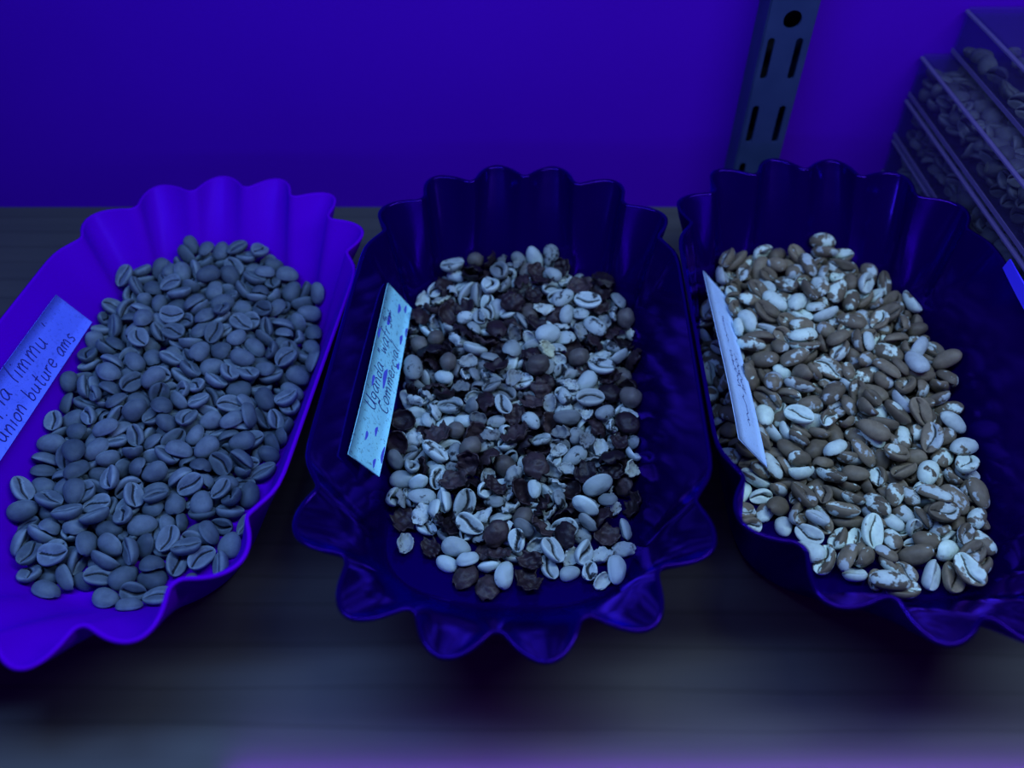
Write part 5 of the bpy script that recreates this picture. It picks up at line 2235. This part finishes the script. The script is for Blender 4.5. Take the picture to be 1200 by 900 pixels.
b1 15673 30555 2197 33 54 -74 23 0
b6 12173 31740 2171 5 33 -17 -93 0
b3 12878 22862 920 10 -96 2 -28 0
b6 20614 20222 57 -25 97 -2 -3 0
b3 14589 18748 389 28 -10 90 32 0
b3 17385 27194 1776 43 88 -8 17 0
b3 15650 20992 1164 19 67 -71 4 0
b4 19705 21976 100 0 96 15 -22 0
b1 10274 25847 960 2 70 71 -6 0
b3 9941 30211 1279 30 -45 77 34 0
'''

SEEDS = {}
for key, (v, f, cr) in seed_shapes().items():
    me = new_mesh(key, v, f)
    at = me.attributes.new('crease', 'FLOAT', 'POINT'); at.data.foreach_set('value', cr)
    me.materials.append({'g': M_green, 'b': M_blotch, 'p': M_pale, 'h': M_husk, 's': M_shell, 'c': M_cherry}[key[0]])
    SEEDS[key] = me
KIND = {'g': ('green_coffee_bean', 'coffee bean', 'unroasted beans in the purple tray'), 'b': ('blotched_coffee_bean', 'coffee bean', 'blotched beans in the right tray'),
        'p': ('pale_coffee_bean', 'coffee bean', 'pale beans in the middle tray'), 'h': ('coffee_husk', 'husk', 'dark husks in the middle tray'),
        's': ('parchment_shell', 'shell', 'pale shells in the middle tray'), 'c': ('round_coffee_bean', 'coffee bean', 'round brown beans in the middle tray')}
WHOSE = {'left': 'purple tray', 'middle': 'middle tray', 'right': 'right tray'}
ORDER = ['nearest', 'second nearest', 'third nearest', 'fourth nearest', 'fifth nearest', 'sixth nearest', 'seventh nearest', 'eighth nearest', 'ninth nearest', 'tenth nearest', 'eleventh nearest', 'twelfth nearest']

def quarter(v, span): return sum(v > q for q in span)
ROW = ['near end', 'nearer half', 'farther half', 'far end']
SIDE = ['left edge', 'left of middle', 'right of middle', 'right edge']

for which, rows in HEAPS.items():
    rng = random.Random({'left': 4, 'middle': 6, 'right': 5}[which])
    items = []
    for r in rows.strip().split('\n'):
        k, *nums = r.split(); nums = [int(q) for q in nums]
        items.append((k, Vector(nums[:3]) / 1e5 + Vector((0, 0, FLOOR_T)), Quaternion([q / 100 for q in nums[3:7]]).normalized(), nums[7]))
    single, rest = (items, []) if which == 'middle' else (items[:300], items[300:])
    xs = sorted(p.x for _, p, _, _ in single); ys = sorted(p.y for _, p, _, _ in single)
    spanx, spany = [xs[len(xs) * q // 4] for q in (1, 2, 3)], [ys[len(ys) * q // 4] for q in (1, 2, 3)]
    named = {}
    for k, p, q, shown in single:
        name, cat, group = KIND[k[0]]
        o = bpy.data.objects.new(name, SEEDS[k]); COL.objects.link(o)
        o.rotation_mode = 'QUATERNION'; o.rotation_quaternion = q; o.location = p
        up_, ax = q @ Vector((0, 0, 1)), q @ Vector((1, 0, 0))
        lie = 'back up' if up_.z > .5 else 'crease up' if up_.z < -.5 else 'on edge'
        ang = math.degrees(math.atan2(ax.y, ax.x)) % 180
        way = 'upended' if abs(ax.z) > .75 else 'crosswise' if ang < 25 or ang > 155 else 'lengthwise' if 65 < ang < 115 else 'slanting right' if ang < 90 else 'slanting left'
        if k[0] == 'g': look = 'grey-green bean ' + lie + ', ' + way
        elif k[0] == 'b':
            c = rng.random()
            cov = .33 if c < .22 else rng.uniform(.45, .54) if c < .80 else .70
            look = ('plain brown' if cov < .4 else 'blotched brown' if cov < .6 else 'mostly pale') + ' bean ' + lie + ', ' + way
            o.color = (cov, rng.random(), rng.random(), 1)
        elif k[0] == 'p':
            cov = .5 if rng.random() < .55 else .64
            look = ('dark-mottled' if cov < .6 else 'pale grey') + ' bean ' + lie + ', ' + way
            o.color = (cov - rng.uniform(0, .05), rng.random() ** .8, 0, 1)
        elif k[0] in 'hs':
            look = ('dark torn husk ' if k[0] == 'h' else 'pale curled shell ') + ('hollow down' if up_.z > .4 else 'hollow up' if up_.z < -.4 else 'on edge') + ', ' + way
        else: look = 'round brown bean'
        key = look + ', ' + ROW[quarter(p.y, spany)] + ', ' + SIDE[quarter(p.x, spanx)] + ', ' + WHOSE[which]
        tag(o, key, cat, group)
        named.setdefault(key, []).append((p.y, o))
    for key, os_ in named.items():                                   # alike ones in the same corner: told apart by their distance
        if len(os_) > 1:
            for i, (_, o) in enumerate(sorted(os_, key=lambda t_: t_[0])):
                o['label'] = key + ', ' + (ORDER[i] if i < len(os_) - 1 or i == 0 else 'farthest')
    if rest:
        V, F, CR = [], [], []
        for k, p, q, shown in rest:
            me = SEEDS[k]; b = len(V); mtx = q.to_matrix()
            V += [mtx @ v_.co + p for v_ in me.vertices]; F += [tuple(i + b for i in f_.vertices) for f_ in me.polygons]
            CR += [d.value for d in me.attributes['crease'].data]
        me = new_mesh('buried_beans', V, F)
        at = me.attributes.new('crease', 'FLOAT', 'POINT'); at.data.foreach_set('value', CR)
        o = link('buried_beans', me, M_green if which == 'left' else M_blotch); o.color = (.46, .5, .5, 1); o['kind'] = 'stuff'
        tag(o, {'left': 'grey-green beans half buried low in the heap of the purple tray', 'right': 'blotched beans half buried low in the heap of the right tray'}[which], 'coffee beans')

# ----------------------------------------------------------------------------------------------
# stack of clear plastic cases with beans, against the wall on the right
# ----------------------------------------------------------------------------------------------
BH, BX, BY0, BW = .0230, .2075, .255, .115
offs = [(.004, 0), (.001, 0), (.0, 0), (.0, 0), (.0135, 0)]
WORDS = ['lowest clear plastic case of the stack, dark behind the right tray', 'second clear plastic case from the bottom of the stack by the wall',
         'third clear plastic case from the bottom, beans dim behind its side', 'clear plastic case of beans just under the topmost case', 'topmost clear plastic case with a pale lip along its edge']
rng = random.Random(11)
NTH = 'first second third fourth fifth sixth seventh eighth ninth tenth eleventh twelfth thirteenth fourteenth fifteenth sixteenth'.split()
BOXBEANS = [SEEDS[k].copy() for k in ('g0', 'g3', 'g5', 'b1')]
for me in BOXBEANS: me.materials.clear(); me.materials.append(M_boxbean)
CASE_WORD = ['lowest', 'second', 'third', 'fourth', 'topmost']
for b in range(5):
    x0 = BX + offs[b][0]; y1 = WALL_Y - .0015; y0 = BY0; z0 = .0006 + b * BH; x1 = x0 + BW
    root = empty('clear_case', (x0, y0, z0), WORDS[b], 'plastic case', 'clear cases stacked by the wall')
    X, Y, Z, t = BW, y1 - y0, BH - .0006, .0012
    def part(name, geos, bev=.0004, mat=M_clear):
        v, f = join_geo(geos); return bevel(link(name, new_mesh(name, v, f, False), mat, root), bev, 1)
    part('case_floor', [box_geo(0, X, 0, Y, 0, t)])
    part('case_side', [box_geo(0, t, 0, Y, t, Z - .0030)])
    part('case_side', [box_geo(X - t, X, 0, Y, t, Z - .0030)])
    part('case_end', [box_geo(t, X - t, 0, t, t, Z - .0030)])
    part('case_end', [box_geo(t, X - t, Y - t, Y, t, Z - .0030)])
    part('lid', [box_geo(0, X, 0, Y, Z - .0014, Z)])
    part('lid_lip', [box_geo(-.0012, .0008, 0, Y, Z - .0030, Z - .0014), box_geo(X - .0008, X + .0012, 0, Y, Z - .0030, Z - .0014), box_geo(0, X, -.0012, .0008, Z - .0030, Z - .0014)], .0004, M_lip)
    part('base_rim', [box_geo(-.0004, 0, 0, Y, 0, .0022), box_geo(0, X, -.0004, 0, 0, .0022)], .0001, M_lip)
    if b == 4: part('divider', [box_geo(t, X - t, Y - .042, Y - .0412, t, Z - .0032)])
    if b < 1: continue
    # beans along the side that faces the trays, and over the top
    cells = [(i, j, k) for k in range(3) for i in range(3) for j in range(16)]
    for i, j, k in cells:
        if (i > 0 and k < 2) or (b == 4 and (k > 0 or i > 1)) or (b < 2 and (i > 0 or k < 1)) or (b == 2 and i > 1): continue
        px = x0 + t + .0050 + i * .0080 + rng.uniform(-.0003, .0006)
        py = y0 + t + .0060 + j * .0089 + rng.uniform(-.0008, .0008)
        pz = z0 + t + .0034 + k * .0056 + rng.uniform(-.0003, .0003)
        if b == 4 and abs(py - (y1 - .0416)) < .0042: py += .005 if py > y1 - .0416 else -.005
        if py > y1 - t - .005: py = y1 - t - .0051
        o = bpy.data.objects.new('boxed_coffee_bean', rng.choice(BOXBEANS)); COL.objects.link(o)
        o.location = (px, py, pz)
        o.rotation_euler = (rng.choice((0, math.pi, 1.4)) + rng.gauss(0, .3), rng.gauss(0, .25), math.pi / 2 + rng.gauss(0, .9))
        tag(o, 'dim bean in the %s clear case, %s, %s, %s' % (CASE_WORD[b], ('bottom layer', 'middle layer', 'top layer')[k], ('against the side', 'second in', 'third in')[i], NTH[15 - j] + ' from the wall'), 'coffee bean', 'beans in the %s clear case' % CASE_WORD[b])
    # what lies further in
    V, F = [], []
    sv, sf, _ = bean_mesh(random.Random(3), nu=5, nv=4)
    for i in range(12):
        for j in range(15):
            for k in range(3 if b < 4 else 1):
                if i < 1 or (b == 4 and i < 2): continue
                if b >= 2 and i < 3 and k == 2: continue
                p = Vector((t + .0046 + i * .0090, t + .0062 + j * .0092, t + .0034 + k * .0056))
                if p.y > Y - t - .0055 or (b == 4 and abs(p.y - (Y - .0416)) < .0055): continue
                R_ = Euler((rng.choice((0, math.pi)) + rng.gauss(0, .3), rng.gauss(0, .2), rng.uniform(0, 6.28))).to_matrix()
                n0 = len(V); V += [R_ @ Vector(q) + p for q in sv]; F += [tuple(q + n0 for q in fc) for fc in sf]
    o = link('beans_further_in', new_mesh('beans_further_in', V, F), M_boxbean, None, (x0, y0, z0)); o['kind'] = 'stuff'
    tag(o, 'beans filling the inside of the %s clear case of the stack' % CASE_WORD[b], 'coffee beans')
